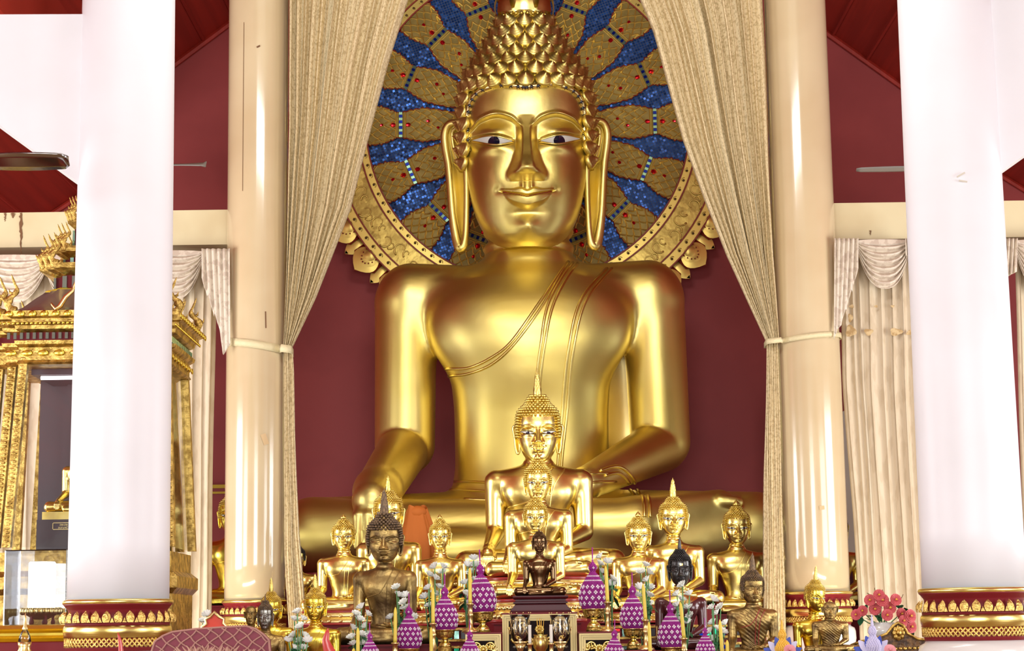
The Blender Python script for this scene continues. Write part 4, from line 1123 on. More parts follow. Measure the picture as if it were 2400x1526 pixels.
side_curtain('pale pleated curtain with swag and brown stains right of the right cream column', ([(0, 1968), (600, 1968), (900, 1975), (1200, 1998), (1440, 2012), (1600, 2020)], [(0, 2335), (1600, 2385)], 570, 17),
    [(2006, 2132, 562, 681), (2210, 2350, 562, 681)], [((2008, 1953), [(0, 632), (.2, 690), (.22, 680), (.4, 735), (.42, 725), (.6, 765), (.8, 775), (1, 798)], 562, YS-.2, 5, -1), ((2118, 2146), [(0, 600), (.5, 640), (1, 700)], 562, YS-.02, 3, 1)], 41,
    [(1994, 776, 11, 14), (2036, 778, 9, 8), (2100, 778, 13, 9), (2133, 780, 8, 6), (1996, 718, 5, 4), (2053, 718, 4, 3), (2092, 718, 4, 3), (1993, 745, 5, 10)])
side_curtain('pale curtain with gathered swag at the far right edge beyond the white column', ([(0, 2358), (1600, 2410)], [(0, 2760), (1600, 2800)], 570, 14),
    [(2376, 2520, 562, 700)], [((2352, 2380), [(0, 640), (.5, 650), (1, 640)], 562, YS-.02, 3, -1)], 51)
# ------------------------------------------------------------------ the altar
STZ = 1.72; TZ = 1.08
mb = MB(); mb.box((-2.15, 20.42, 0), (2.62, 22.9, STZ), 0)
tag(mb.go('altar_stage', M['deep_red'], None, False), 'deep red lacquered stage carrying the row of gold statues', 'altar')
stg = bpy.data.objects['altar_stage']
mb = MB(); rnd = random.Random(5)
for row, (za, zb) in enumerate(((1.60, 1.68), (1.42, 1.50), (1.24, 1.32))):
    for i in range(64):
        x = -2.12 + i*4.7/64; mi = rnd.choice([0, 0, 1, 2, 3, 4, 4]); mb.box((x, 20.375, za), (x+.05, 20.43, zb), mi)
mb.go('glass_tile_frieze', [M['blue_glass'], M['green_glass'], M['teal_glass'], M['red_glass'], M['black']], stg, False)
mb = MB()
for z in (1.70, 1.585, 1.515, 1.405, 1.335, 1.225): mb.box((-2.16, 20.36, z-.012), (2.63, 20.44, z+.012))
mb.go('gilt_moulding', M['gold_old'], stg, False)
mb = MB(); mb.box((-2.7, 15.5, TZ-.08), (2.76, 20.33, TZ)); mb.box((-2.65, 15.55, .0), (2.72, 20.3, TZ-.08))
tag(mb.go('offering_table', M['deep_red'], None, False), 'long red offering table under the candles and beaded offerings', 'table')

def pedestal(root, zs, w, d, m, yoff=-.16, name='pedestal', top=None):
    """from the underside of the figure (in its own scale) down to height zs"""
    s = root.scale[0]; zt = (top if top is not None else 0); h = (root.location.z + zt*s - zs)/s
    if h <= .01: return
    mb = MB()
    for (sc_, z) in ((1, 0),):
        mb.box((-w, yoff-d, zt-h), (w, yoff+d, zt-.0)); mb.box((-w*1.05, yoff-d*1.05, zt-.03-.0), (w*1.05, yoff+d*1.05, zt-.0)); mb.box((-w*1.05, yoff-d*1.05, zt-h), (w*1.05, yoff+d*1.05, zt-h+.03))
    mb.go(name, m, root, False)
def st(label, px, py, Y, spx, sup=None, base=None, **k):
    k.setdefault('group', 'monk figures on the altar' if k.get('monk') else 'seated Buddha figures on the altar')
    r = statue(label, px, py, Y, spx, base=base, **k)
    if sup is not None: pedestal(r, sup, .74*k.get('base_w', 1), .42, M[k.get('pm', 'deep_red')] if False else M['deep_red'], top=-(base or 0))
    return r
# central column of figures, one before the other
st('tallest gold Buddha of the middle, right before the giant, with a tall leafed spire', 1266, 1352, 22.35, 253, STZ, .16, fin='flame', hs=0.364, chin=1.05, tilt=5, fs=0.84, hz=0.88)
st('gold Buddha with lotus-bud finial just in front of the tallest middle figure', 1264, 1354, 19.93, 160, TZ, .3, fin='bud', hs=0.34, chin=1.13, hair='hair_coarse', hz=0.87)
st('gold Buddha with painted open eyes directly behind the small dark bronze one', 1258, 1404, 18.95, 134, TZ, .40, fin='bud', hs=0.355, chin=1.17, hair='hair_coarse', hz=0.81)
dk = st('small polished dark bronze Buddha on a varnished wooden stand in the middle', 1266, 1397, 17.8, 78, None, None, body='dark_bronze', hairm='dark_bronze', fin='bud', hs=0.37, chin=1.29, open_eyes=False, fs=0.7, hair='hair', hz=0.87, zs=1.1)
mb = MB()
def sqring(rows, n=1):
    V = []; Fc = []
    for w_, d_, z in rows: V += [(-w_, -.16-d_, z), (w_, -.16-d_, z), (w_, -.16+d_, z), (-w_, -.16+d_, z)]
    for j in range(len(rows)-1):
        for i in range(4): Fc.append((j*4+i, (j+1)*4+i, (j+1)*4+(i+1) % 4, j*4+(i+1) % 4)[::-1])
    Fc.append((0, 1, 2, 3)); return V, Fc
mb.add(*sqring([(.80, .50, 0), (.82, .52, -.04), (.80, .5, -.09), (.74, .46, -.11), (.74, .46, -.16), (.80, .5, -.18), (.80, .5, -.22), (.74, .46, -.24), (.80, .5, -.32), (.88, .56, -.42), (.93, .6, -.5), (.93, .6, -.52)]))
mb.go('wooden_stand', M['dark_wood'], dk, 'auto')
# left group
st('gold Buddha with a red streak on its chest, left of the large bronze one', 806, 1432, 20.85, 124, STZ, .26, fin='bud', hs=0.37, chin=1.15, hair='hair_coarse', hz=0.77)
st('gold Buddha half hidden behind the large bronze figure on the left, spire above it', 912, 1436, 21.7, 152, STZ, None, fin='flame', hs=0.39, chin=1.25, fs=0.84, hz=0.8, zs=1.08)
st('smaller gold Buddha with round painted eyes between the orange robe and the middle group', 1033, 1432, 20.85, 120, STZ, .28, fin='bud', hs=0.354, chin=1.19, hair='hair_coarse', hz=0.82)
st('large worn bronze Buddha with lowered eyes standing over the beaded offerings at left', 903, 1510, 18.1, 148, TZ, None, body='bronze', hairm='bronze_hair', fin='flame', hs=0.48, chin=1.277, open_eyes=False, fs=1.1, hair='hair_coarse', hz=0.815, zs=1.15)
st('bright gold Buddha at the foot of the left curtain behind white lotuses', 740, 1593, 17.0, 116, TZ, None, body='gold_yellow', fin='flame', hs=0.376, chin=1.16, headyaw=-.05, hz=0.89, fs=0.95)
st('dark haired gold figure mostly hidden behind the tail of the left curtain', 697, 1440, 22.6, 92, 0.0, None, hairm='black', fin='bud', hs=.36, chin=1.13, hz=0.85)
st('gold Buddha standing farthest left behind the left cream column', 545, 1420, 23.25, 150, 0.0, None, body='gold_yellow', fin='flame', hs=0.38, chin=1.12, hz=0.85, fs=0.9)
st('bald bronze monk figure at the foot of the left cream column', 588, 1556, 17.0, 76, TZ, None, body='bronze', monk=True, hs=0.33, chin=1.17, open_eyes=False, name='monk_statue', hz=1.15)
st('small dark Buddha with a silvery face beside the bald monk figure', 622, 1584, 16.6, 92, TZ, None, body='bronze', headm='silver_bronze', hairm='bronze_hair', fin='flame', hs=0.335, chin=1.14, fs=0.53, open_eyes=True, hz=1.13)
st('yellow gold Buddha rising behind the silver faced one, by the left cream column', 636, 1581, 17.6, 108, TZ, None, body='gold_yellow', fin='flame', hs=0.385, chin=1.09, hz=0.89, fs=1.0)
# right group
st('gold Buddha with bud finial, nearest of the right group to the middle figures', 1500, 1434, 20.82, 126, STZ, .2, fin='bud', hs=0.39, chin=1.143, hair='hair_coarse', hz=0.776)
st('gold Buddha with the tallest spire in the right group, behind the black headed one', 1583, 1420, 21.45, 141, STZ, None, fin='flame', hs=0.415, chin=1.163, fs=1.06, base_w=.85, hz=0.775)
st('gold Buddha beside the tail of the right curtain, behind the bronze one with red shoulder', 1732, 1439, 22.6, 143, STZ, None, fin='bud', hs=0.383, chin=1.124, hz=0.82)
bk = st('black headed Buddha with maroon body and a gilded collar behind white lotuses', 1598, 1522, 17.9, 121, TZ, None, body='maroon_lacquer', headm='black', hairm='black', fin='flame', hs=0.388, chin=1.21, open_eyes=False, fs=0.74, hz=0.92)
st('bronze Buddha in a pleated robe with red shoulder sash before the right curtain', 1767, 1548, 17.0, 118, TZ, None, body='bronze', hairm='bronze_hair', fin='flame', hs=0.405, chin=1.12, headyaw=.22, fs=1.13, open_eyes=False, robed=True, hemm='red', hz=0.81)
st('gold Buddha turned to the side before the right cream column', 1912, 1561, 17.6, 104, TZ, None, body='gold_yellow', fin='flame', hs=0.4, chin=1.185, headyaw=.42, yaw=.2, fs=0.96, hz=0.92)
st('seated bronze monk figure in a draped robe in front of the side turned gold Buddha', 1948, 1530, 16.2, 85, TZ, None, body='bronze', monk=True, hs=0.353, chin=0.905, open_eyes=False, name='monk_statue', hz=0.9, zs=0.85)
st('dark haired gold Buddha peeping out behind the right cream column', 1962, 1420, 22.9, 124, 0.0, None, hairm='black', fin='bud', hs=.42, chin=1.12, hz=0.85)
# gilded collar of the black figure, gilt patch on its brow
me_ = PT['body'].data; nv = np.array([v.normal[:] for v in me_.vertices]); co = np.array([v.co[:] for v in me_.vertices]) + nv*.006
keep = (co[:, 2] > .84 + 1.1*co[:, 0]**2) & (np.abs(co[:, 0]) < .33) & (co[:, 2] < 1.2)
fs_ = [p.vertices[:] for p in me_.polygons if all(keep[i] for i in p.vertices)]; used = sorted({i for f in fs_ for i in f}); ix = {v: k for k, v in enumerate(used)}
build('gilded_collar', co[used], [tuple(ix[i] for i in f) for f in fs_], M['gold'], bk, True)
H_ = [c for c in bk.children if c.name.startswith('head')][0]
mb = MB(); mb.grid(lambda u, v: on_face(-.05+.16*u, 1.09+.12*v, .006), 5, 5); mb.go('gilt_patch', M['gold_pale'], H_, True)

# orange robe hung beside the gold Buddha
mb = MB(); o0 = P(978, 1410, 22.4)
def robe(u, v):
    a = 2*math.pi*u; r = S(36, 21.9)*(.6+.5*min(1, v*4)) if v < .25 else S(36, 21.9)*(1.05+.15*math.sin(v*3)); r *= 1+.10*math.sin(a*5+v*3)+.05*math.sin(a*11)
    return (r*1.05*math.cos(a)+S(12, 21.9)*v, r*.55*math.sin(a), S(205, 21.9)*(1-v)+(.04*math.sin(a*2)))
mb.grid(robe, 60, 30, 0, None, True); mb.ball((0, 0, S(200, 21.9)), (S(24, 21.9), .08, S(12, 21.9)), 0, 16, 8)
r_ = mb.go('folded_robe', M['orange'], None, True); r_.location = (o0.x, 22.4, o0.z); tag(r_, 'orange monk robe heaped beside the half hidden gold Buddha on the left', 'robe')
r_.location.z = STZ+.045; r_.scale = (1, 1, (P(978, 1203, 22.4).z-STZ)/S(205, 21.9))

# ------------------------------------------------------------------ framed pedestals
def framed_box(label, x0, x1, yt, Y, depth, zb, fil=True):
    a = P(x0, yt, Y); b = P(x1, yt, Y); w_ = (b.x-a.x)/2; top_ = a.z; root = thing('framed_pedestal', label, 'pedestal', ((a.x+b.x)/2, Y, zb), 0, 'gold framed pedestals')
    h = top_-zb; ht = min(h, .62)
    mb = MB(); mb.box((-w_, .03, 0), (w_, depth, h)); mb.box((-w_-.01, -.01, h-.012), (w_+.01, depth, h)); mb.go('body', M['deep_red'], root, False)
    mb = MB()
    for k, (i0, i1, yy) in enumerate(((0, .013, -.04), (.013, .020, -.012), (.020, .032, -.03), (.032, .038, -.004), (.038, .046, -.02), (.046, .058, -.008))):
        for (p, q, r, s) in ((-w_+i0, w_-i0, h-.015-i1, h-.015-i0), (-w_+i0, w_-i0, i0, i1), (-w_+i0, -w_+i1, i1, h-.015-i1), (w_-i1, w_-i0, i1, h-.015-i1)):
            mb.box((p, yy, r), (q, .05, s))
    mb.go('gilt_frame', M['frame_gold'], root, False)
    mb = MB(); mb.box((-w_+.055, .02, .055), (w_-.055, .035, h-.07)); mb.go('dark_backing', M['backing'], root, False)
    if h < .5: return root
    mb = MB(); zc = h-.24; W = w_-.05
    for sx in (1, -1):
        for (cx, cz, R0, dr) in (  # scrolls of the openwork
            (W*.50, h-.13, .05, 1), (W*.72, h-.23, .05, -1), (W*.30, h-.26, .045, 1), (W*.84, h-.13, .04, -1), (W*.5, h-.40, .05, -1), (W*.18, h-.42, .03, 1)):
            pts = [(sx*(cx+R0*(1-q/7)*math.cos(dr*q)), .0, cz+R0*(1-q/7)*math.sin(dr*q)) for q in np.linspace(0, 5.2, 18)]
            mb.tube(pts, [.013*(1-.5*i/17) for i in range(18)], 5)
            mb.ball((sx*cx, -.005, cz), (.016, .012, .016), 0, 8, 5)
            for q in range(5):
                a_ = q*1.26; mb.ball((sx*(cx+.022*math.cos(a_)), -.002, cz+.022*math.sin(a_)), (.010, .008, .010), 0, 6, 4)
    for q in range(12):
        a_ = q*math.pi/6; mb.ball((.03*math.cos(a_), -.008, h-.15+.03*math.sin(a_)), (.018, .01, .012), 0, 6, 4)
    mb.ball((0, -.015, h-.15), .018, 0, 8, 6)
    mb.go('filigree_panel', M['gold_old'] if not fil else M['gold'], root, True)
    return root
framed_box('gold framed pedestal under the small dark bronze Buddha, widest of the framed ones', 1177, 1351, 1437, 17.55, .62, TZ)
framed_box('gold framed pedestal carrying the tallest beaded offering on the left', 1091, 1174, 1483, 17.2, .5, TZ)
framed_box('gold framed pedestal carrying the tallest beaded offering on the right', 1357, 1452, 1481, 17.2, .5, TZ)
framed_box('low gold framed pedestal at the bottom edge right of the middle', 1462, 1533, 1524, 16.8, .6, TZ, False)

# ------------------------------------------------------------------ beaded offerings in footed gilt bowls
CONE = [(0, .165), (.03, .185), (.10, .213), (.18, .225), (.26, .218), (.34, .195), (.42, .160), (.48, .125), (.53, .095), (.57, .065), (.60, .040), (.615, .036), (.64, .048), (.67, .060), (.70, .056), (.73, .040), (.755, .018), (.78, .013), (.9, .010), (1.0, .008)]
def cone_r(z): return float(smooth_tab([a for a, _ in CONE], [b for _, b in CONE], z))
def make_cone():
    cz = MB(); cz.lathe([(cone_r(z)*.97, z) for z in np.linspace(0, 1, 50)], 28); 
    z = .008
    while z < .76:
        r = cone_r(z); n = max(6, int(2*math.pi*r/.026))
        white = abs(z-.475) < .012 or abs(z-.525) < .012
        for i in range(n):
            a = 2*math.pi*(i+.5*(int(z/.024) % 2))/n
            cz.ball((r*math.cos(a), r*math.sin(a), z), .0142, 1 if white else 0, 5, 4)
        z += .024
    for i in range(12): cz.ball((0, 0, .775+.02*i), .014, 1 if i in (0, 2) else 0, 6, 4)
    fl = MB()
    def flower(z, a, q=.0155):
        for dz, da in ((1.35, 0), (-1.35, 0), (0, 1.25), (0, -1.25)):
            zz = z+dz*q; r = cone_r(zz)+.009; aa = a+da*q/max(r, .03); fl.ball((r*math.cos(aa), r*math.sin(aa), zz), q*1.02, 0, 6, 4)
    for row, z in enumerate((.09, .18, .27, .36)):
        n = 14
        for i in range(n): flower(z, 2*math.pi*(i+.5*(row % 2))/n)
    for i in range(4): flower(.67, 2*math.pi*i/4 - math.pi/2, .009)
    b = MB(); b.lathe([(.10, -.30), (.115, -.295), (.11, -.27), (.095, -.235), (.06, -.21), (.045, -.19), (.055, -.175), (.05, -.16), (.10, -.15), (.145, -.135), (.165, -.10), (.172, -.04), (.18, -.01), (.19, -.005), (.19, .008), (.17, .004)], 36)
    e = MB()
    for i in range(16):
        a = 2*math.pi*i/16; T = Matrix.Rotation(a, 4, 'Z')
        e.grid(lambda u, v: ((u-.5)*.05*math.sin(math.pi*(.15+.8*v)), -(.150+.026*v+.006), -.125+.10*v), 4, 5, 0, T)
    return cz, fl, b, e
czm, flm, bwm, em = make_cone()
cone_parts = [hidden_proto(czm.go('beadwork', [M['purple'], M['white_bead']], None, True)), hidden_proto(flm.go('pearl_flowers', M['white_bead'], None, True)),
    hidden_proto(bwm.go('footed_bowl', M['gold'], None, True)), hidden_proto(em.go('embossed_petals', M['gold_old'], None, True))]
def offering(label, tip, bowl, Y, sup, cols=None, group='purple beaded offerings', tilt=0):
    """tip and bowl rim in pixels"""
    a = P(*tip, Y); b = P(*bowl, Y); h = (a-b).length; root = thing('beaded_offering', label, 'offering', (b.x, Y, b.z), 0, group, h)
    root.rotation_euler = (0, math.atan2(a.x-b.x, a.z-b.z)*.6, .3*tip[0])
    use(cone_parts[0], 'beadwork', root, m=cols); use(cone_parts[1], 'pearl_flowers', root)
    bb = use(cone_parts[2], 'footed_bowl', root); use(cone_parts[3], 'embossed_petals', bb)
    k = (b.z - sup)/h
    if k > .31:
        mb = MB(); mb.lathe([(.19, -k), (.19, -k+.03), (.15, -k+.05), (.13, -.34), (.12, -.30)], 24) if k > .42 else mb.lathe([(.13, -k), (.12, -.30)], 24)
        mb.go('stand', M['gold_old'], root, True)
    return root
zl = P(1130, 1482, 17.45).z
offering('tallest purple beaded offering, left of the small dark bronze Buddha', (1139, 1289), (1130, 1436), 17.45, zl)
offering('tallest purple beaded offering, right of the small dark bronze Buddha', (1388, 1284), (1391, 1428), 17.45, P(1390, 1481, 17.45).z)
offering('purple beaded offering before the gold Buddha beside the orange robe', (1041, 1346), (1043, 1477), 17.2, TZ)
offering('purple beaded offering with one slipped pearl flower before the right bud finial Buddha', (1482, 1343), (1484, 1474), 17.2, P(1484, 1524, 16.8).z)
offering('purple beaded offering in front of the large worn bronze Buddha', (958, 1392), (959, 1521), 17.0, TZ)
offering('purple beaded offering in front of the maroon bodied black headed Buddha', (1567, 1384), (1574, 1518), 17.0, TZ)
offering('small purple beaded cone at the bottom edge, farthest left', (871, 1461), (868, 1560), 16.1, TZ)
offering('small purple beaded cone at the bottom edge before the left framed pedestal', (1096, 1455), (1101, 1562), 16.1, TZ)
offering('small purple beaded cone at the bottom edge before the right framed pedestal', (1444, 1452), (1439, 1560), 16.1, TZ)
offering('small purple beaded cone at the bottom edge, farthest right', (1652, 1449), (1654, 1548), 16.1, TZ)

# ------------------------------------------------------------------ candles
def candle(label, cx, yt, yb, Y, sup, m='candle_y', wpx=4.6, tip=0, holder=True, group=None):
    a = P(cx, yb, Y); h = P(cx, yt, Y).z - a.z; root = thing('candle', label, 'candle', a, 0, group or ('yellow candles among the offerings' if m == 'candle_y' else 'white candles beside the incense pot'))
    r = S(wpx, Y); lean = S(tip, Y)
    mb = MB(); n = 14; V = []
    pts = [(lean*t, 0, h*t) for t in np.linspace(0, 1, 14)]
    if m == 'candle_y': mb.tube(pts, [r*(1-.12*t) if t < .86 else r*(1-.12*t)*(1-((t-.86)/.14)**1.5*.8) for t in np.linspace(0, 1, 14)], 10)
    else: mb.tube(pts, r, 12)
    mb.go('wax', M[m], root, True)
    mb = MB(); mb.tube([(lean, 0, h-.002), (lean+.002, 0, h+.02)], .0025, 4); mb.go('wick', M['line_dark'], root, True)
    if holder:
        k = a.z - sup; mb = MB()
        prof = [(r*1.5, .0), (r*2.0, -.004), (r*1.9, -.012), (r*1.15, -.02), (r*1.25, -.09), (r*1.7, -.10), (r*1.2, -.115), (r*1.1, -.16), (r*2.2, -.22), (r*1.3, -.235), (r*1.6, -.25), (r*1.3, -.27)]
        prof = [(q, z) for q, z in prof if -z < k-.05]
        prof += [(r*1.3, -(k-.045)), (r*3.0, -(k-.03)), (r*4.2, -(k-.012)), (r*4.4, -k)]
        mb.lathe(prof[::-1], 20); c = mb.go('candlestick', M['gold_pale'], root, True); c['label'] = 'brass candlestick'
    return root
top_l, top_r = P(1130, 1482, 17.3).z, P(1390, 1481, 17.3).z
candle('yellow candle beside the tallest beaded offering left of the middle', 1102, 1331, 1414, 17.3, top_l)
candle('yellow candle beside the tallest beaded offering right of the middle', 1424, 1326, 1410, 17.3, top_r, tip=-3)
candle('tall yellow candle between the orange robe Buddha and its beaded offering', 1015, 1377, 1460, 16.93, TZ)
candle('yellow candle before the right elbow of the large worn bronze Buddha', 926, 1423, 1506, 16.7, TZ, tip=1)
candle('yellow candle low beside the second brass candlestick from the left offerings', 1011, 1470, 1560, 16.7, TZ)
candle('yellow candle standing left of the slim bronze waist, beside white lotuses', 839, 1471, 1550, 16.36, TZ)
candle('short yellow candle tip at the very bottom edge left of the bronze Buddha', 829, 1519, 1560, 16.12, TZ)
candle('yellow candle right of the beaded offering with the slipped flower', 1513, 1368, 1452, 16.9, P(1500, 1524, 16.8).z, tip=-4)
candle('yellow candle standing alone just right of the low framed pedestal', 1525, 1457, 1550, 16.62, TZ, tip=-2)
candle('leaning yellow candle before the lotuses of the black headed Buddha', 1603, 1411, 1495, 16.7, TZ, tip=-6)
candle('yellow candle before the lotus bunch next to the red shouldered bronze Buddha', 1694, 1452, 1550, 16.33, TZ, tip=-4)
candle('shorter yellow candle at the bottom edge beside the red shouldered bronze Buddha', 1706, 1500, 1560, 16.1, TZ)
candle('plain white candle left of the gold incense pot', 1242, 1465, 1508, 16.6, TZ, 'candle_w', 3.8)
candle('plain white candle right of the gold incense pot', 1292, 1464, 1507, 16.6, TZ, 'candle_w', 3.8)

# incense pot, crystal goblets
c = P(1267, 1505, 16.9); pot = thing('incense_pot', 'round gold incense pot with upright sticks between the white candles', 'incense pot', (c.x, 16.9, TZ))
r = S(17, 16.9); zc = c.z-TZ
mb = MB(); mb.lathe([(r*.9, 0), (r*.9, .02), (r*.4, .06), (r*.35, zc-.12), (r*.5, zc-.09), (r*.95, zc-.05), (r*1.08, zc), (r*.95, zc+.035), (r*.85, zc+.05), (r*1.0, zc+.065), (r*.9, zc+.06), (r*.8, zc+.03)], 32); mb.go('bowl', M['gold'], pot, True)
mb = MB(); rnd = random.Random(2)
for i in range(9):
    x, y = rnd.uniform(-.02, .02), rnd.uniform(-.02, .02); mb.tube([(x, y, zc+.02), (x*1.6, y, zc+.17+rnd.uniform(0, .05))], .0022, 4)
mb.go('incense_sticks', M['amber'], pot, True)
for cx, nm in ((1219, 'left'), (1313, 'right')):
    c = P(cx, 1478, 16.8); g = thing('crystal_lamp', 'cut crystal oil lamp with drops, just outside the white candle on the ' + nm, 'lamp', (c.x, 16.8, TZ), 0, 'crystal oil lamps'); zc = c.z-TZ; r = S(25, 16.8)
    mb = MB(); mb.lathe([(r*.7, 0), (r*.7, .015), (r*.2, .05), (r*.15, zc-.20), (r*.3, zc-.16), (r*.55, zc-.11)], 24); mb.go('stem', M['gold_pale'], g, True)
    mb = MB(); mb.lathe([(r*.45, zc-.11), (r*.85, zc-.06), (r*.95, zc+.02), (r*.8, zc+.09), (r*.95, zc+.135), (r*.92, zc+.135), (r*.76, zc+.09), (r*.9, zc+.02), (r*.8, zc-.055), (r*.4, zc-.10)], 28, cap=False); mb.go('crystal_bowl', M['crystal'], g, True)
    mb = MB()
    for i in range(10):
        a = 2*math.pi*i/10
        for zz, rr in ((zc+.06, .9), (zc-.0, 1.0)):
            pts = [(rr*r*math.cos(a+q*.3), rr*r*math.sin(a+q*.3), zz+.035*math.sin(q*math.pi)*(1)) for q in np.linspace(-1, 1, 7)]
            mb.tube(pts, .0022, 4, 0)
        mb.ball((r*.62*math.cos(a), r*.62*math.sin(a), zc-.14), (.006, .006, .018), 1, 6, 5)
        mb.ball((r*.98*math.cos(a), r*.98*math.sin(a), zc+.15), .006, 0, 6, 4)
    mb.lathe([(r*.6, zc-.108), (r*.63, zc-.10), (r*.6, zc-.092)], 24, 0, cap=False)
    mb.go('wire_and_drops', [M['gold_pale'], M['crystal']], g, True)

# ------------------------------------------------------------------ bunches of white lotuses
def blossom_mesh(n=9, layers=3):
    mb = MB()
    for l in range(layers):
        for i in range(n-l):
            a = 2*math.pi*(i+.5*l)/(n-l); T = Matrix.Rotation(a, 4, 'Z'); R0 = 1.0-.22*l; up = .42+.40*l
            def fn(u, v):
                w_ = .30*R0*math.sin(math.pi*(.08+.80*v)); return ((u-.5)*2*w_, -(.08+R0*v*math.cos(up)), R0*(v**1.4)*math.sin(up)*1.35+.22*R0*(2*u-1)**2*math.sin(math.pi*v)-.10*(1-v))
            mb.grid(fn, 5, 6, 0, T)
    mb.ball((0, 0, .08), (.2, .2, .2), 1, 8, 5); return mb
BL0 = hidden_proto(blossom_mesh().go('blossom', [M['petal_white'], M['petal_white']], None, True))
def bunch(label, pts, Y, sup, rad=12.5, foot=None, vase=True, group='bunches of white lotuses', leafy=True):
    fx = foot or (sum(p[0] for p in pts)/len(pts)); c = P(fx, max(p[1] for p in pts)+30, Y); zs = sup
    root = thing('lotus_bunch', label, 'flowers', (c.x, Y, zs), 0, group); rnd = random.Random(int(fx)); zv = min(.30, max(.12, c.z-zs))
    st_ = MB(); yb_ = max(p[1] for p in pts)
    for i, (x, y) in enumerate(pts):
        yy = rnd.uniform(-.10, .03); q = P(x, y, Y+yy); loc = q - root.location
        b = use(BL0, 'blossom', root, loc, (rnd.uniform(.3, .8), rnd.uniform(-.4, .4), rnd.uniform(0, 6)), None, S(rad, Y)*rnd.uniform(.92, 1.08))
        st_.tube([loc+Vector((0, 0, -.01)), Vector((loc.x*.75, loc.y*.6, loc.z*.6+zv*.4)), (rnd.uniform(-.02, .02), rnd.uniform(-.02, .02), zv*.9)], .0055, 5)
    st_.go('stems', M['stem'], root, True)
    if leafy:
        lf = MB(); n = 22
        for i in range(n):
            a = rnd.uniform(0, 6.28); z0 = P(fx, yb_-rnd.uniform(-28, 22), Y).z - zs; L = rnd.uniform(.05, .13)
            T = Matrix.Translation((rnd.uniform(-.05, .05), rnd.uniform(-.03, .05), z0)) @ Matrix.Rotation(a, 4, 'Z') @ Matrix.Rotation(rnd.uniform(-.2, .9), 4, 'X')
            lf.grid(lambda u, v: ((u-.5)*.045*math.sin(math.pi*(v*.95+.03)), -L*v, -.03*v*v), 3, 5, 0, T)
        lf.go('foliage', M['leaf'], root, True)
    mb = MB(); mb.lathe([(.05, 0), (.055, .01), (.045, .03), (.065, zv*.5), (.06, zv*.7), (.035, zv*.9), (.05, zv), (.045, zv), (.03, zv*.9)], 20); mb.go('vase', M['porcelain'], root, True)
    return root
bunch('white lotuses at the foot of the left curtain before the bright gold Buddha', [(697,1436),(690,1454),(710,1452),(704,1471),(688,1491),(714,1492),(677,1503),(702,1504),(721,1504),(690,1521),(711,1521)], 16.2, TZ)
bunch('white lotuses to the left of the bronze Buddha, behind a yellow candle', [(847,1425),(834,1441),(861,1441),(842,1454),(827,1474),(856,1470),(847,1489),(824,1496),(861,1491),(828,1511),(854,1509)], 16.66, TZ)
bunch('white lotuses in front of the bronze Buddha left arm, above a purple offering', [(929,1379),(934,1397),(950,1398),(947,1414),(949,1427),(916,1449),(970,1450)], 17.4, TZ, foot=945)
bunch('white lotuses before the smaller gold Buddha with round eyes', [(1019,1330),(1038,1330),(1005,1349),(1038,1343),(1020,1357),(1004,1380),(1030,1378),(1018,1395),(996,1401),(1007,1422),(1029,1422)], 17.6, TZ)
bunch('white lotuses left behind the tallest left beaded offering', [(1110,1311),(1096,1326),(1115,1326),(1104,1343),(1090,1368),(1114,1362),(1093,1395)], 18.0, TZ, foot=1095)
bunch('white lotuses behind the tallest right beaded offering', [(1407,1306),(1405,1323),(1424,1319),(1411,1342),(1435,1359),(1416,1360),(1433,1371)], 18.0, TZ, foot=1430)
bunch('white lotuses before the bud finial Buddha of the right group', [(1513,1326),(1502,1343),(1520,1343),(1516,1361),(1499,1379),(1523,1380),(1493,1397),(1521,1397),(1524,1418)], 17.5, TZ)
bunch('white lotuses in front of the maroon bodied Buddha', [(1600,1373),(1587,1394),(1616,1394),(1597,1407),(1586,1420),(1613,1426),(1595,1439),(1618,1445),(1587,1454),(1611,1460)], 17.25, TZ)
bunch('white lotuses left of the bronze Buddha with red shoulder sash', [(1671,1407),(1669,1426),(1689,1425),(1680,1439),(1671,1461),(1700,1463),(1682,1477),(1694,1482),(1672,1500),(1664,1482)], 16.5, TZ)
bunch('pair of white lotuses peeping over the plum chair back', [(485,1442),(475,1458)], 16.0, TZ, foot=480, leafy=False)

# ------------------------------------------------------------------ pink flowers, white and amber bead spires, carved panel at right
FL = MB()
for l in range(5):
    n = 12-l
    for i in range(n):
        a = 2*math.pi*(i+.5*l)/n; T = Matrix.Rotation(a, 4, 'Z'); R0 = 1-.15*l; up = .2+.22*l
        FL.grid(lambda u, v: ((u-.5)*2*.30*R0*math.sin(math.pi*(.1+.6*v)), -(R0*v*math.cos(up)), R0*v*math.sin(up)*.7), 4, 5, 0, T)
for i in range(14): a = i*2.4; FL.ball((.2*math.cos(a)*(i/14), .2*math.sin(a)*(i/14), .38), .06, 1, 5, 4)
FL0 = hidden_proto(FL.go('bloom', [M['pink'], M['yellow']], None, True))
Yv = 17.0; cv = P(2070, 1490, Yv)
v = thing('flower_vase', 'white vase of rose pink silk flowers beside the right white column', 'vase', (cv.x, Yv, cv.z))
mb = MB(); zb = 0; mb.lathe([(.06, zb-.12), (.07, zb-.11), (.05, zb-.08), (.10, zb-.03), (.135, .03), (.13, .07), (.10, .095), (.105, .115), (.09, .11)], 32); mb.go('vase_body', M['porcelain'], v, True)
rnd = random.Random(9); st_ = MB()
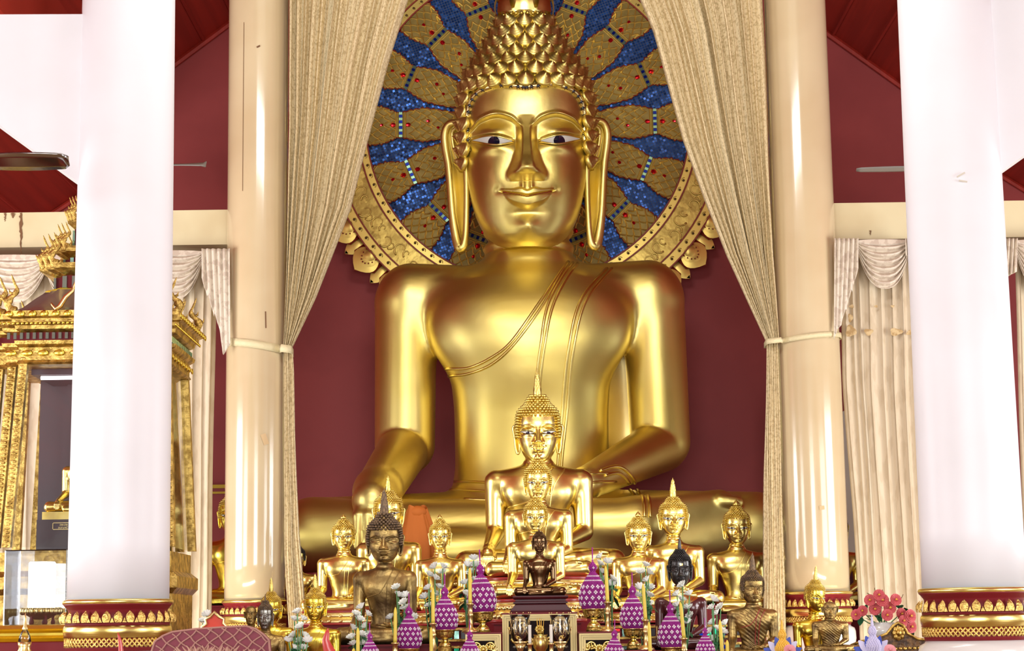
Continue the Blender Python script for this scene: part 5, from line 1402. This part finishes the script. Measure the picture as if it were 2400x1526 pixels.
for (x, y) in [(2039,1407),(2068,1407),(2099,1406),(2022,1432),(2051,1428),(2079,1442),(2112,1439),(2007,1441),(2117,1455),(2133,1444),(2135,1469),(2085,1425),(2060,1395)]:
    q = P(x, y, Yv-.12+rnd.uniform(-.05, .05)) - v.location
    d = Vector((q.x*1.2, -.5, q.z*.4)).normalized(); b = use(FL0, 'bloom', v, q, d.to_track_quat('Z', 'Y').to_euler(), None, S(14.5, Yv)*rnd.uniform(.85, 1.1))
    st_.tube([q+Vector((0, .03, 0)), (q.x*.5, 0, q.z*.6), (0, 0, .08)], .005, 5)
st_.go('stems', M['stem'], v, True)
lf = MB()
for i in range(46):
    a = rnd.uniform(0, 6.28); T = Matrix.Translation((rnd.uniform(-.2, .24), rnd.uniform(-.08, .08), rnd.uniform(.05, .28))) @ Matrix.Rotation(a, 4, 'Z') @ Matrix.Rotation(rnd.uniform(-.6, .9), 4, 'X')
    lf.grid(lambda u, v_: ((u-.5)*.06*math.sin(math.pi*(v_*.95+.03)), -.09*v_, -.02*v_*v_), 3, 5, 0, T)
lf.go('foliage', M['leaf'], v, True)
mb = MB()
for (x0, y0, x1, y1) in ((2045, 1400, 2032, 1390), (2048, 1400, 2050, 1378), (2066, 1395, 2068, 1382), (2104, 1410, 2117, 1393)):
    a, b = P(x0, y0, Yv)-v.location, P(x1, y1, Yv)-v.location; mb.tube([a, (a+b)/2+Vector((.01, 0, 0)), b], .003, 4)
mb.go('twigs', M['line_dark'], v, True)
# stool under the vase
mb = MB(); mb.box((cv.x-.28, Yv-.2, 0), (cv.x+.3, Yv+.25, cv.z-.12)); tag(mb.go('side_stand', M['dark_wood'], None, False), 'dark stand under the vase of pink flowers', 'stand')
# carved dark panel
Yp = 16.3; c = P(2088, 1526, Yp); mb = MB(); w_ = lambda x: S(x-2088, Yp); h_ = lambda y: S(1526-y, Yp)
poly = [(w_(1995), -.3), (w_(1995), h_(1512)), (w_(2020), h_(1503)), (w_(2050), h_(1498)), (w_(2080), h_(1486)), (w_(2095), h_(1468)), (w_(2107), h_(1461)), (w_(2119), h_(1468)), (w_(2128), h_(1486)), (w_(2150), h_(1499)), (w_(2178), h_(1502)), (w_(2178), -.3)]
cp = thing('carved_panel', 'dark carved wooden panel with a peaked top right of the bronze monk figure', 'panel', (c.x, Yp, c.z)); mb.prism(poly, 0, .06); mb.go('board', M['carved'], cp, False)
mb = MB(); mb.tube([(x, -.01, z) for x, z in poly[1:-1]], .012, 6)
for i in range(8):
    a = 2*math.pi*i/8; mb.ball((w_(2107)+.035*math.cos(a), -.01, h_(1485)+.04*math.sin(a)), (.022, .02, .026), 0, 8, 5)
mb.ball((w_(2107), -.02, h_(1485)), .025, 0, 8, 6)
for i in range(16): mb.ball((w_(2000+11*i), -.005, .02), (.02, .012, .014), 0, 6, 4)
mb.go('carved_relief', M['gold_old'], cp, True)
mb = MB(); mb.box((w_(1995), 0, -c.z), (w_(2178), .3, -.25)); mb.go('cabinet_body', M['dark_wood'], cp, False)
def spire(label, px, yt, yn, yb, Y, m, wing):
    a = P(px, yb, Y); H = P(px, yt, Y).z-a.z; root = thing('beaded_spire', label, 'offering', (a.x, Y, a.z), 0, 'beaded spires with ribbon wings'); k = H/(yb-yt)
    mb = MB(); W = S(18, Y); prof = [(W*.25, -.1), (W*.5, 0), (W*.85, H*.10), (W, H*.24), (W*.82, H*.36), (W*.36, H*.47), (W*.28, H*.50), (W*.42, H*.55), (W*.46, H*.60), (W*.3, H*.68), (W*.14, H*.74)]
    mb.lathe(prof, 28)
    for i in range(7): mb.ball((0, 0, H*(.75+.035*i)), W*(.22-.02*i), 0, 8, 6)
    mb.lathe([(W*.06, H*.93), (.002, H*1.0)], 8)
    rr = [p[0] for p in prof]; zz = [p[1] for p in prof]
    for z in np.linspace(0, H*.70, 26):
        r = float(np.interp(z, zz, rr)); n = max(6, int(2*math.pi*r/.018))
        for i in range(n): aa = 2*math.pi*i/n; mb.ball((r*math.cos(aa), r*math.sin(aa), z), .009, 0, 5, 3)
    mb.go('beadwork', M[m], root, True)
    for s in (1, -1):
        mb = MB()
        for k_, (ang, mi) in enumerate(((.35, 0), (.75, 1), (1.15, 0))):
            T = Matrix.Rotation(-s*ang, 4, 'Y'); mb.grid(lambda u, v_: ((u-.5)*.07*math.sin(math.pi*(.2+.75*v_)), -.02+.01*k_, .04+.13*v_), 4, 6, mi, T)
        mb.go('ribbon_wing', [M[wing], M['lilac'] if wing == 'blue' else M['blue']], root, True)
    mb = MB(); mb.lathe([(.10, -(a.z-(TZ if px < 1950 else .9))), (.10, -.15), (.05, -.12), (.06, -.02)], 20); mb.go('stand', M['gold_old'], root, True)
    mb = MB()
    return root
spire('lilac white beaded spire with blue ribbon wings left of the right white column', 2047, 1440, 0, 1538, 15.6, 'lilac', 'blue')
spire('amber beaded spire with blue ribbon wings before the right cream column', 1835, 1452, 0, 1540, 15.9, 'amber', 'blue')
for px, lab in ((1851, 'pale pink silk flower at the bottom edge beside the amber beaded spire'), (2086, 'pale pink silk flower at the bottom edge beside the lilac beaded spire')):
    q = P(px, 1524, 15.4); r_ = thing('silk_flower', lab, 'flower', q, 0, 'pale pink silk flowers'); b = use(FL0, 'bloom', r_, (0, 0, 0), (1.1, 0, 0), [M['pink_pale'], M['pink_pale']], S(14, 15.4))
    mb = MB(); mb.tube([(0, 0, 0), (.0, .05, -.2), (0, .05, -(q.z-(TZ if px < 1900 else 0)))], .006, 5); mb.go('stem', M['stem'], r_, True)

# ------------------------------------------------------------------ things at the lower left
def fin(label, pts, Y, m, w0, name='flame_fin'):
    q = [P(x, y, Y) for x, y in pts]; b = q[0]; mb = MB(); n = len(q)
    mb.tube([p-b for p in q], [S(w0, Y)*(1-(i/(n-1)))**.8+.002 for i in range(n)], 10, flat=.4)
    o = mb.go(name, m, None, True); o.location = b; return tag(o, label, 'ornament')
fin('red horn shaped ornament in front of the bright gold Buddha at left', [(783, 1560), (776, 1535), (768, 1518), (763, 1500), (767, 1483), (769, 1472)], 15.9, M['red_velvet'], 17)
fin('slim red and gold horn tip rising before the base of the left white column', [(288, 1560), (284, 1530), (282, 1505), (279, 1492), (276, 1482)], 12.6, M['red_velvet'], 7)
mb = MB(); q = lambda x, y: (S(x-503, 15.6), S(1480-y, 15.6)); c = P(503, 1480, 15.6)
op = [(474, 1490), (474, 1469), (484, 1462), (481, 1452), (492, 1447), (502, 1436), (513, 1447), (525, 1452), (523, 1462), (532, 1470), (532, 1490)]
sg = thing('crest_board', 'bright red crest shaped board with gold rim behind the plum chair back', 'board', c)
mb.prism([q(*p) for p in op], 0, .03); mb.go('board', M['red_bright'], sg, False)
mb = MB(); mb.tube([(q(*p)[0], -.005, q(*p)[1]) for p in op], .014, 6); mb.go('rim', M['gold_pale'], sg, True)
mb = MB(); mb.box((-.03, .0, TZ-c.z), (.03, .04, -.04)); mb.go('post', M['deep_red'], sg, False)
# the chair
Yh_ = 12.2; c = P(494, 1526, Yh_); q = lambda x, y: (S(x-494, Yh_), S(1526-y, Yh_))
ch = thing('armchair', 'plum armchair with rose trellis pattern, its back rising at the bottom left', 'chair', (c.x, Yh_, 0)); z0 = c.z
op = [(352, 1600), (358, 1522), (364, 1503), (382, 1490), (405, 1481), (460, 1475), (520, 1472), (575, 1470), (598, 1477), (615, 1489), (628, 1502), (631, 1530), (632, 1600)]
out = [(a, b+z0) for a, b in [q(*p) for p in op]]; out = [(out[0][0], .45)] + out + [(out[-1][0], .45)]
mb = MB(); mb.prism(out, 0, .09); bk_ = mb.go('backrest', M['plum'], ch, False)
mb = MB(); mb.tube([(x, .0, z) for x, z in out], .007, 6); mb.go('piping', M['trellis'], ch, True)
# trellis threads clipped to the outline
def inside(x, z):
    c_ = False; n = len(out)
    for i in range(n):
        (x1, z1), (x2, z2) = out[i], out[(i+1) % n]
        if (z1 > z) != (z2 > z) and x < (x2-x1)*(z-z1)/(z2-z1)+x1: c_ = not c_
    return c_
mb = MB(); step = S(33, Yh_)
for sg_ in (1, -1):
    for k in range(-24, 30):
        pts = []
        for t in np.linspace(-1.2, 1.2, 200):
            x = k*step + sg_*t*1.0 + .007*math.sin(t*60); z = z0-.1 + t*.85
            if inside(x, z) and z > z0-.25: pts.append((x, -.004, z))
            elif len(pts) > 3: mb.tube(pts, .0055, 4); pts = []
            else: pts = []
        if len(pts) > 3: mb.tube(pts, .0055, 4)
mb.go('trellis_pattern', M['trellis'], bk_, True)
mb = MB(); W = out[-1][0]-.02; mb.box((-.38, -.45, .36), (.38, .03, .48)); mb.go('seat', M['plum'], ch, False)
for sx in (-1, 1):
    mb = MB(); mb.box((sx*.36-.04, -.45, .6), (sx*.36+.04, .05, .66)); mb.box((sx*.36-.025, -.43, 0), (sx*.36+.025, -.38, .6)); mb.box((sx*.36-.025, .02, 0), (sx*.36+.025, .07, .5)); mb.go('arm', M['dark_wood'], ch, False)
# plume duster before it
c = P(494, 1526, 11.6); pd = thing('feather_duster', 'dusty pink plume spread across the front of the plum chair back', 'duster', (c.x, 11.6, c.z-.1))
mb = MB(); rnd = random.Random(4)
for i in range(150):
    x = rnd.uniform(-.26, .28); L = rnd.uniform(.05, .12) + .02*math.cos(x*9)
    a = rnd.uniform(-.7, .7); p = Vector((x, rnd.uniform(-.03, .03), 0)); mb.tube([p, p+Vector((math.sin(a)*L*.5, -.02, L*.6)), p+Vector((math.sin(a)*L*1.2, -.03, L))], [.008, .014, .002], 5)
mb.tube([(-.28, 0, -.0), (.3, 0, -.0)], .03, 8)
mb.go('plumes', M['feather'], pd, True)
mb = MB(); mb.tube([(0, 0, -.02), (0, -.0, -(c.z-.1))], .012, 8); mb.go('handle', M['dark_wood'], pd, True)

# ------------------------------------------------------------------ ceiling fans
def fan(label, hub, Y, blades, m, L, ztop, pitch=.035, wk=1.0):
    c = P(*hub, Y); root = thing('ceiling_fan', label, 'fan', c, 0, 'ceiling fans')
    mb = MB(); mb.lathe([(.02, -.10), (.11, -.08), (.13, 0), (.11, .07), (.03, .10)], 24); mb.go('motor', M[m], root, True)
    mb = MB(); mb.tube([(0, 0, .08), (0, 0, ztop-c.z)], .018, 8); mb.go('rod', M[m], root, True)
    for a in blades:
        mb = MB(); T = Matrix.Rotation(a, 4, 'Z')
        def fn(u, v):
            x = .12+(L-.12)*v; wd = wk*(.085+.035*math.sin(math.pi*min(1, v*1.1)))*(1-max(0, (v-.92)/.08)**2*.75); return (x, (u-.5)*2*wd, .02+pitch*(u-.5)*2)
        mb.grid(fn, 5, 16, 0, T); o = cloth(mb, 'blade', M[m], root, .012)
    return root
fan('dark polished ceiling fan whose blade enters at the left edge', (-70, 386), 12.6, [.03, 2.12, 4.22], 'chrome', .66, 9.0, -.03)
fan('grey ceiling fan with one blade showing right of the left white column', (330, 392), 20.0, [-.02, 2.09, 4.18], 'grey_metal', .70, 10.2)
fan('pale ceiling fan hidden mostly behind the right white column', (2195, 398), 20.0, [3.10, 5.25, .99], 'grey_metal', .85, 10.2, .01, .55)
q = P(-8, 440, 12.6)
# picture frames on the back wall beside the columns
for (x0, x1, y0, y1, lab) in ((380, 560, 1136, 1420, 'gold framed board seen between the left side curtain and the left cream column'), (1966, 2040, 1128, 1420, 'gold framed board seen between the right cream column and the stained curtain')):
    Y = 27.7; a, b = P(x0, y1, Y), P(x1, y0, Y); f = thing('picture_frame', lab, 'frame', ((a.x+b.x)/2, Y, a.z), 0, 'gold framed boards on the back wall'); w_ = (b.x-a.x)/2; h = b.z-a.z
    mb = MB()
    for (p0, p1, p2, p3) in ((-w_, w_, h-.05, h), (-w_, w_, h-.13, h-.10), (-w_, -w_+.05, 0, h), (w_-.05, w_, 0, h), (-w_, w_, 0, .05)): mb.box((p0, -.05, p2), (p1, .0, p3))
    mb.go('moulding', M['gold_yellow'], f, False); mb = MB(); mb.box((-w_, .0, 0), (w_, .29, h)); mb.go('board', M['cream_wall'] if x0 > 1000 else M['maroon'], f, False)
mb = MB(); a = P(1968, 970, 26.6); b = P(2200, 1350, 26.6)
mb.prism([(0, P(1968, 1300, 26.6).z-a.z), (0, 0), (.18, .12), (1.2, .12), (1.2, P(1968, 1300, 26.6).z-a.z)], 0, .05); o = mb.go('white_board', M['hall_wall'], None, False); o.location = a; tag(o, 'pale grey board standing behind the stained side curtain', 'board')
mb = MB(); mb.box((a.x, 26.6, 0), (a.x+1.2, 26.7, P(1968, 1300, 26.6).z)); o = mb.go('low_cabinet', M['dark_wood'], None, False); tag(o, 'low dark cabinet under the pale board behind the side curtain', 'cabinet')
# ------------------------------------------------------------------ the gold shrine at left
YR = 17.2; sx = S(1, YR); c0 = P(214, 1290, YR)
shr = thing('ornate_shrine', 'tall gold tiered shrine with glass sides half hidden behind the left white column', 'shrine', (c0.x, YR, 0))
def zp(y): return P(214, y, YR).z
def redent(w, st=.18, n=2):
    """square outline with stepped corners"""
    q = []; k = w*st
    pts = [(w, w-n*k)]
    for i in range(n): pts += [(w-(i+1)*k, w-(n-i)*k), (w-(i+1)*k, w-(n-1-i)*k)] if i < n-1 else [(w-(i+1)*k, w-(n-i)*k), (w-(i+1)*k, w)]
    out = []
    for r in range(4):
        c_, s_ = [(1, 0), (0, 1), (-1, 0), (0, -1)][r]
        out += [(x*c_-y*s_, x*s_+y*c_) for x, y in pts]
    return out
def rloft(mb, rows, mi=0, st=.18, cap=True):
    V = []; n = len(redent(1, st)); Fc = []
    for w_, z in rows: V += [(x, y, z) for x, y in redent(w_, st)]
    for j in range(len(rows)-1):
        for i in range(n): Fc.append((j*n+i, j*n+(i+1) % n, (j+1)*n+(i+1) % n, (j+1)*n+i))
    if cap: Fc += [tuple(range(n-1, -1, -1)), tuple((len(rows)-1)*n+i for i in range(n))]
    mb.add(V, Fc, mi)
def hw(px): return abs(px)*sx
# base up to the glass
mb = MB(); rloft(mb, [(hw(232), 0), (hw(232), .4), (hw(214), .5), (hw(214), zp(1330)-.25), (hw(226), zp(1330)-.2), (hw(226), zp(1330)-.1), (hw(210), zp(1330)-.05), (hw(210), zp(1300))]); mb.go('base', M['gold_old'], shr, False)
# corner posts leaning a little outwards at the foot
zb, zt = zp(1290), zp(862)
for sgx in (-1, 1):
    for sgy in (-1, 1):
        for (xa, ya, xb, yb) in ((211, 142, 192, 118), (176, 176, 153, 153), (142, 211, 118, 192)):
            w_ = hw(9.5); mb = MB(); V = []
            for (X_, Y_, z) in ((hw(xa), hw(ya), zb), (hw(xb), hw(yb), zt)):
                for dx, dy in ((-w_, -w_), (w_, -w_), (w_, w_), (-w_, w_)): V.append((sgx*X_+dx, sgy*Y_+dy, z))
            mb.add(V, [(0,3,2,1),(4,5,6,7),(0,1,5,4),(1,2,6,5),(2,3,7,6),(3,0,4,7)])
            for t in np.linspace(.01, .99, 46):
                X_ = hw(xa)*(1-t)+hw(xb)*t; Y_ = hw(ya)*(1-t)+hw(yb)*t; z = zb+(zt-zb)*t
                mb.ball((sgx*X_, sgy*Y_+sgy*w_, z), (w_*.75, .008, .014), 0, 6, 4)
            mb.go('corner_post', M['gold_old'], shr, False)
# glass and what is seen through it
def quad(mb, a, b, mi=0): pass
mb = MB()
for s in (-1, 1):
    mb.add([(-hw(136), s*hw(208), zb), (hw(136), s*hw(208), zb), (hw(112), s*hw(189), zt), (-hw(112), s*hw(189), zt)], [(0, 1, 2, 3)])
    mb.add([(s*hw(208), -hw(136), zb), (s*hw(208), hw(136), zb), (s*hw(189), hw(112), zt), (s*hw(189), -hw(112), zt)], [(0, 1, 2, 3)])
mb.go('glass_pane', M['glass'], shr, False)
mb = MB(); mb.box((-hw(150), hw(90), zb), (hw(150), hw(95), zt)); mb.box((-hw(78), hw(60), zb), (-hw(66), hw(72), zt)); mb.box((-hw(120), -hw(120), zt-.12), (hw(120), hw(90), zt)); mb.go('case_lining', M['dark_panel'], shr, False)
mb = MB(); mb.tube([(-hw(100), -hw(110), zp(899)), (hw(60), -hw(110), zp(899))], .017, 8); mb.go('lamp_tube', M['tube'], shr, True)
for s in (-1, 1):  # the carved foot rail inside
    for (cx, cy) in ((-152, -150), (-178, -128)):
        mb = MB(); mb.tube([(hw(cx)+.12*math.cos(a), -hw(abs(cy)), zb+.12*math.sin(a)) for a in np.linspace(0, math.pi, 12)], .02, 6)
        if s < 0: mb.go('foot_bracket', M['gold_old'], shr, True)
# cornice, jewelled colonnette bands, tiers
def tier(rows, name='cornice', m='gold_old'): 
    mb = MB(); rloft(mb, [(hw(w_), zp(y)) for w_, y in rows]); return mb.go(name, M[m], shr, False)
tier([(200, 880), (206, 876), (202, 870), (202, 842), (212, 836), (214, 828), (198, 826)])
tier([(198, 827), (198, 806)], 'jewel_band', 'deep_red')
tier([(198, 808), (212, 802), (214, 794), (222, 788), (222, 780), (230, 776), (232, 764), (215, 762)])
def studs(w_, y, n, hgt, m, gap=.45):
    mb = MB()
    for (s0, s1) in ((1, 0), (-1, 0), (0, 1), (0, -1)):
        for i in range(n):
            t = (i+.5)/n*2-1; a = hw(w_)*t*.8; b = hw(w_)+.004; d = hw(w_)*.8/n*gap
            z0, z1 = zp(y)-hgt/2, zp(y)+hgt/2
            if s0: mb.box((s0*b-.01, a-d, z0), (s0*b+.01, a+d, z1))
            else: mb.box((a-d, s1*b-.01, z0), (a+d, s1*b+.01, z1))
    return mb
studs(200, 816, 22, .055, '').go('mirror_studs', M['teal_glass'], shr, False)
for (w_, y, n) in ((204, 855, 9), (231, 771, 14), (218, 790, 34)):
    mb = MB()
    for (s0, s1) in ((1, 0), (-1, 0), (0, 1), (0, -1)):
        for i in range(n):
            t = ((i+.5)/n*2-1)*.8*hw(w_); b = hw(w_)+.006; r_ = hw(w_)*.6/n
            mb.ball((s0*b if s0 else t, s1*b if s1 else t, zp(y)), (r_ if not s0 else .01, r_ if s0 else .01, min(.03, r_)), 0, 8, 4)
    mb.go('relief_rosettes', M['gold_yellow'], shr, True)
# dark swooping roof
mb = MB(); rloft(mb, [(hw(205), zp(763)), (hw(180), zp(752)), (hw(150), zp(735)), (hw(125), zp(712)), (hw(110), zp(700)), (hw(104), zp(694))]); mb.go('roof', M['roof_dark'], shr, 'auto')
tier([(104, 700), (106, 694), (98, 690)], m='gold_yellow')
LV = [(84, 118, 692, 703), (66, 87, 632, 600), (48, 63, 559, 540), (32, 41, 496, 470), (22, 28, 430, 410), (14, 20, 372, 350)]
prev = 692; FY = []
for i, (wb, wt, y0, y1) in enumerate(LV):
    tier([(wb, prev), (wb, y0-34 if i == 0 else y0-18)], 'tier_body', 'deep_red')
    yb_ = y0-34 if i == 0 else y0-18
    studs(wb, (prev+yb_)/2, 6, S(abs(prev-yb_), YR)*.8, '').go('mirror_studs', M['teal_glass'], shr, False)
    tier([(wb, yb_+2), (wt*.92, yb_-6), (wt, yb_-10), (wt, yb_-22), (wt*.9, yb_-24)])
    prev = yb_-22; FY.append(prev)
tier([(14, prev), (10, prev-60), (5, prev-200), (1, prev-320)], 'spire', 'gold')
# flame finials on the corners
def flame(h, flip=1):
    mb = MB(); base = [(0, 0), (-.10, .10), (-.17, .24), (-.10, .38), (.02, .50), (.05, .62), (-.02, .78), (-.10, 1.0)]
    p = smooth_path(base, 4); n = len(p); mb.tube([(flip*q[0]*h, 0, q[1]*h) for q in p], [h*.13*(1-i/(n-1))**.75*(1+.25*math.sin(i*.8)) + .001 for i in range(n)], 8, flat=.55)
    for i in (9, 15):
        if i < n-2: q = p[i]; mb.tube([(flip*q[0]*h, 0, q[1]*h), (flip*(q[0]-.12)*h, 0, (q[1]+.05)*h), (flip*(q[0]-.15)*h, 0, (q[1]+.15)*h)], [h*.05, h*.035, .001], 5, flat=.5)
    return mb
FLM = hidden_proto(flame(1.0).go('corner_flame', M['gold_old'], None, True)); FLM2 = hidden_proto(flame(1.0, -1).go('corner_flame', M['gold_old'], None, True))
def flames(w_, y, hpx):
    h = S(hpx*1.25, YR); st = .10
    for fx in (-1, 1):
        for fy in (-1, 1):
            for (a, b) in ((.97, .66), (.82, .82), (.66, .97)):
                use(FLM if fx < 0 else FLM2, 'corner_flame', shr, (fx*hw(w_)*a*.95, fy*hw(w_)*b*.95, zp(y)-.01), (0, 0, 0), None, h)
flames(224, 762, 72); flames(114, FY[0], 62); flames(84, FY[1], 50); flames(60, FY[2], 44)
# gable crests in the middle of each side
for (w_, y, hh, ww) in ((228, 764, 62, 46), (116, FY[0], 46, 22)):
    for s0 in (-1, 1):
        mb = MB(); H_ = S(hh, YR); W_ = hw(ww)
        for s in (-1, 1):
            mb.tube([(s*W_*1.1, 0, .02), (s*W_*1.15, 0, H_*.28), (s*W_*.95, 0, H_*.05), (s*W_*.7, 0, H_*.18), (s*W_*.45, 0, H_*.5), (s*W_*.12, 0, H_*.72), (0, 0, H_*1.1)], [.004, .012, .022, .024, .022, .018, .003], 6)
        o = mb.go('gable_crest', M['gold_pale'], shr, True); o.location = (0, s0*(hw(w_)-.02), zp(y))
# seated figure in the case
fg = statue('small gold seated figure inside the glass case of the ornate shrine', 200, 1203, YR-.05, 112, fin='flame', base=None, hs=.40)
mb = MB(); w2 = fg.scale[0]; mb.box((-.75, -.62, -.16), (.75, .35, 0)); mb.go('gilt_seat', M['gold'], fg, False)
mb = MB(); mb.box((-.85, -.66, -(fg.location.z-zb)/w2+.0), (.85, .36, -.16)); pq = mb.go('plinth', M['dark_panel'], fg, False)
mb = MB(); zz = (P(160, 1238, YR).z-fg.location.z)/w2
mb.box((-.52, -.69, zz-.075), (.52, -.67, zz+.075)); sgn = mb.go('name_plate', M['dark_panel'], fg, False)
mb = MB()
for (a, b, c_, d) in ((-.5, .5, .06, .072), (-.5, .5, -.072, -.06), (-.512, -.5, -.06, .06), (.5, .512, -.06, .06)): mb.box((a, -.70, zz+c_), (b, -.685, zz+d))
mb.go('plate_border', M['gold_pale'], sgn, False)
for line, zo in (('พระพร', .008), ('วิหมานร', -.05)):
    cu = bpy.data.curves.new('inscription', 'FONT'); cu.body = line; cu.size = .062; cu.extrude = .002; cu.align_x = 'LEFT'
    t_ = bpy.data.objects.new('inscription', cu); C.objects.link(t_); bpy.context.view_layer.update()
    me_ = bpy.data.meshes.new_from_object(t_.evaluated_get(bpy.context.evaluated_depsgraph_get())); C.objects.unlink(t_); bpy.data.objects.remove(t_)
    o = bpy.data.objects.new('inscription', me_); C.objects.link(o); o.parent = sgn; o.location = (-.30, -.695, zz+zo); o.rotation_euler = (math.pi/2, 0, 0); o.scale = (-1, 1, 1); o.location.x = -.20
    me_.materials.clear(); me_.materials.append(M['gold_pale'])

# ------------------------------------------------------------------ gold counter, acrylic box and glowing lamp at far left
YA = 14.9
def z_(y, x=80): return P(x, y, YA).z
c = P(60, 1466, YA); x1 = P(156, 1466, YA).x
ct = thing('gilt_counter', 'gold edged red counter at the far left behind the white column base', 'counter', (x1, YA, 0))
mb = MB(); prof = [(.0, z_(1464)), (-.05, z_(1466)), (-.06, z_(1474)), (-.03, z_(1478)), (-.05, z_(1484)), (-.05, z_(1490)), (0, z_(1496)), (-.02, z_(1504)), (0.02, z_(1508))]
V = []; 
for x in (-3, 0):
    for y, z in prof: V.append((x, y, z))
n = len(prof); mb.add(V, [(i, i+1, n+i+1, n+i) for i in range(n-1)]); mb.go('gilt_edge', M['gold_yellow'], ct, 'auto')
mb = MB(); mb.box((-3, .0, 0), (0, .9, z_(1465))); mb.go('counter_body', M['deep_red'], ct, False)
bx = thing('acrylic_box', 'clear acrylic display box around the glowing lamp at far left', 'box', (P(78, 1464, YA+.05).x, YA+.08, z_(1465)+.001))
W, H_ = S(72, YA), z_(1289)-z_(1465); mb = MB()
for (a, b) in (((-W, 0, 0), (W, .004, H_)), ((-W, .45, 0), (W, .454, H_)), ((-W, 0, 0), (-W+.004, .454, H_)), ((W-.004, 0, 0), (W, .454, H_)), ((-W, 0, H_-.004), (W, .454, H_))): mb.box(a, b)
mb.go('panes', M['acrylic'], bx, False)
mb = MB()
for (x, y) in ((-W, 0), (W, 0), (-W, .454), (W, .454)): mb.tube([(x, y, 0), (x, y, H_)], .004, 4)
for y in (0, .454): mb.tube([(-W, y, H_), (W, y, H_)], .004, 4)
mb.go('polished_edges', M['crystal'], bx, False)
lp = thing('table_lamp', 'glowing white cylinder lamp on a scalloped gold tray inside the acrylic box', 'lamp', (P(96, 1465, YA+.3).x, YA+.3, z_(1465)))
k = lambda y: z_(y)-z_(1465)
mb = MB(); mb.lathe([(S(31, YA), k(1432)), (S(31.5, YA), k(1420)), (S(31.5, YA), k(1318)), (S(29, YA), k(1314))], 40); mb.go('lamp_shade', M['lamp'], lp, True)
mb = MB(); mb.lathe([(.05, k(1452)), (S(34, YA), k(1442)), (S(44, YA), k(1430)), (S(45, YA), k(1424)), (S(40, YA), k(1428)), (.05, k(1436))], 40)
for i in range(24):
    a = 2*math.pi*i/24; mb.ball((S(44, YA)*math.cos(a), S(44, YA)*math.sin(a), k(1432)), (.022, .022, .03), 0, 8, 5)
mb.go('scalloped_tray', M['gold_pale'], lp, True)
mb = MB()
for i in range(5):
    a = 2*math.pi*i/5+.3; mb.lathe([(.012, 0), (.018, k(1458)), (.010, k(1450)), (.018, k(1440))], 10, 0, Matrix.Translation((.09*math.cos(a), .09*math.sin(a), 0)))
mb.go('turned_legs', M['deep_red'], lp, True)
# small crystal stupa before the counter
c = P(57, 1536, 14.4); sp_ = thing('crystal_stupa', 'small gold and crystal stupa at the bottom left before the counter', 'ornament', c)
kk = lambda y: P(57, y, 14.4).z-c.z
mb = MB(); mb.lathe([(.055, -.05), (.05, kk(1526)), (.042, kk(1520)), (.045, kk(1515)), (.05, kk(1505))], 24); mb.lathe([(.018, kk(1478)), (.022, kk(1474)), (.012, kk(1468)), (.010, kk(1450)), (.002, kk(1436))], 16); mb.go('gilt_spire', M['gold_pale'], sp_, True)
mb = MB(); mb.lathe([(.048, kk(1506)), (.042, kk(1492)), (.028, kk(1482)), (.018, kk(1477))], 24); mb.go('crystal_dome', M['crystal'], sp_, True)
mb = MB(); mb.lathe([(.08, -c.z), (.06, -.05)], 16); mb.go('stand', M['dark_wood'], sp_, True)
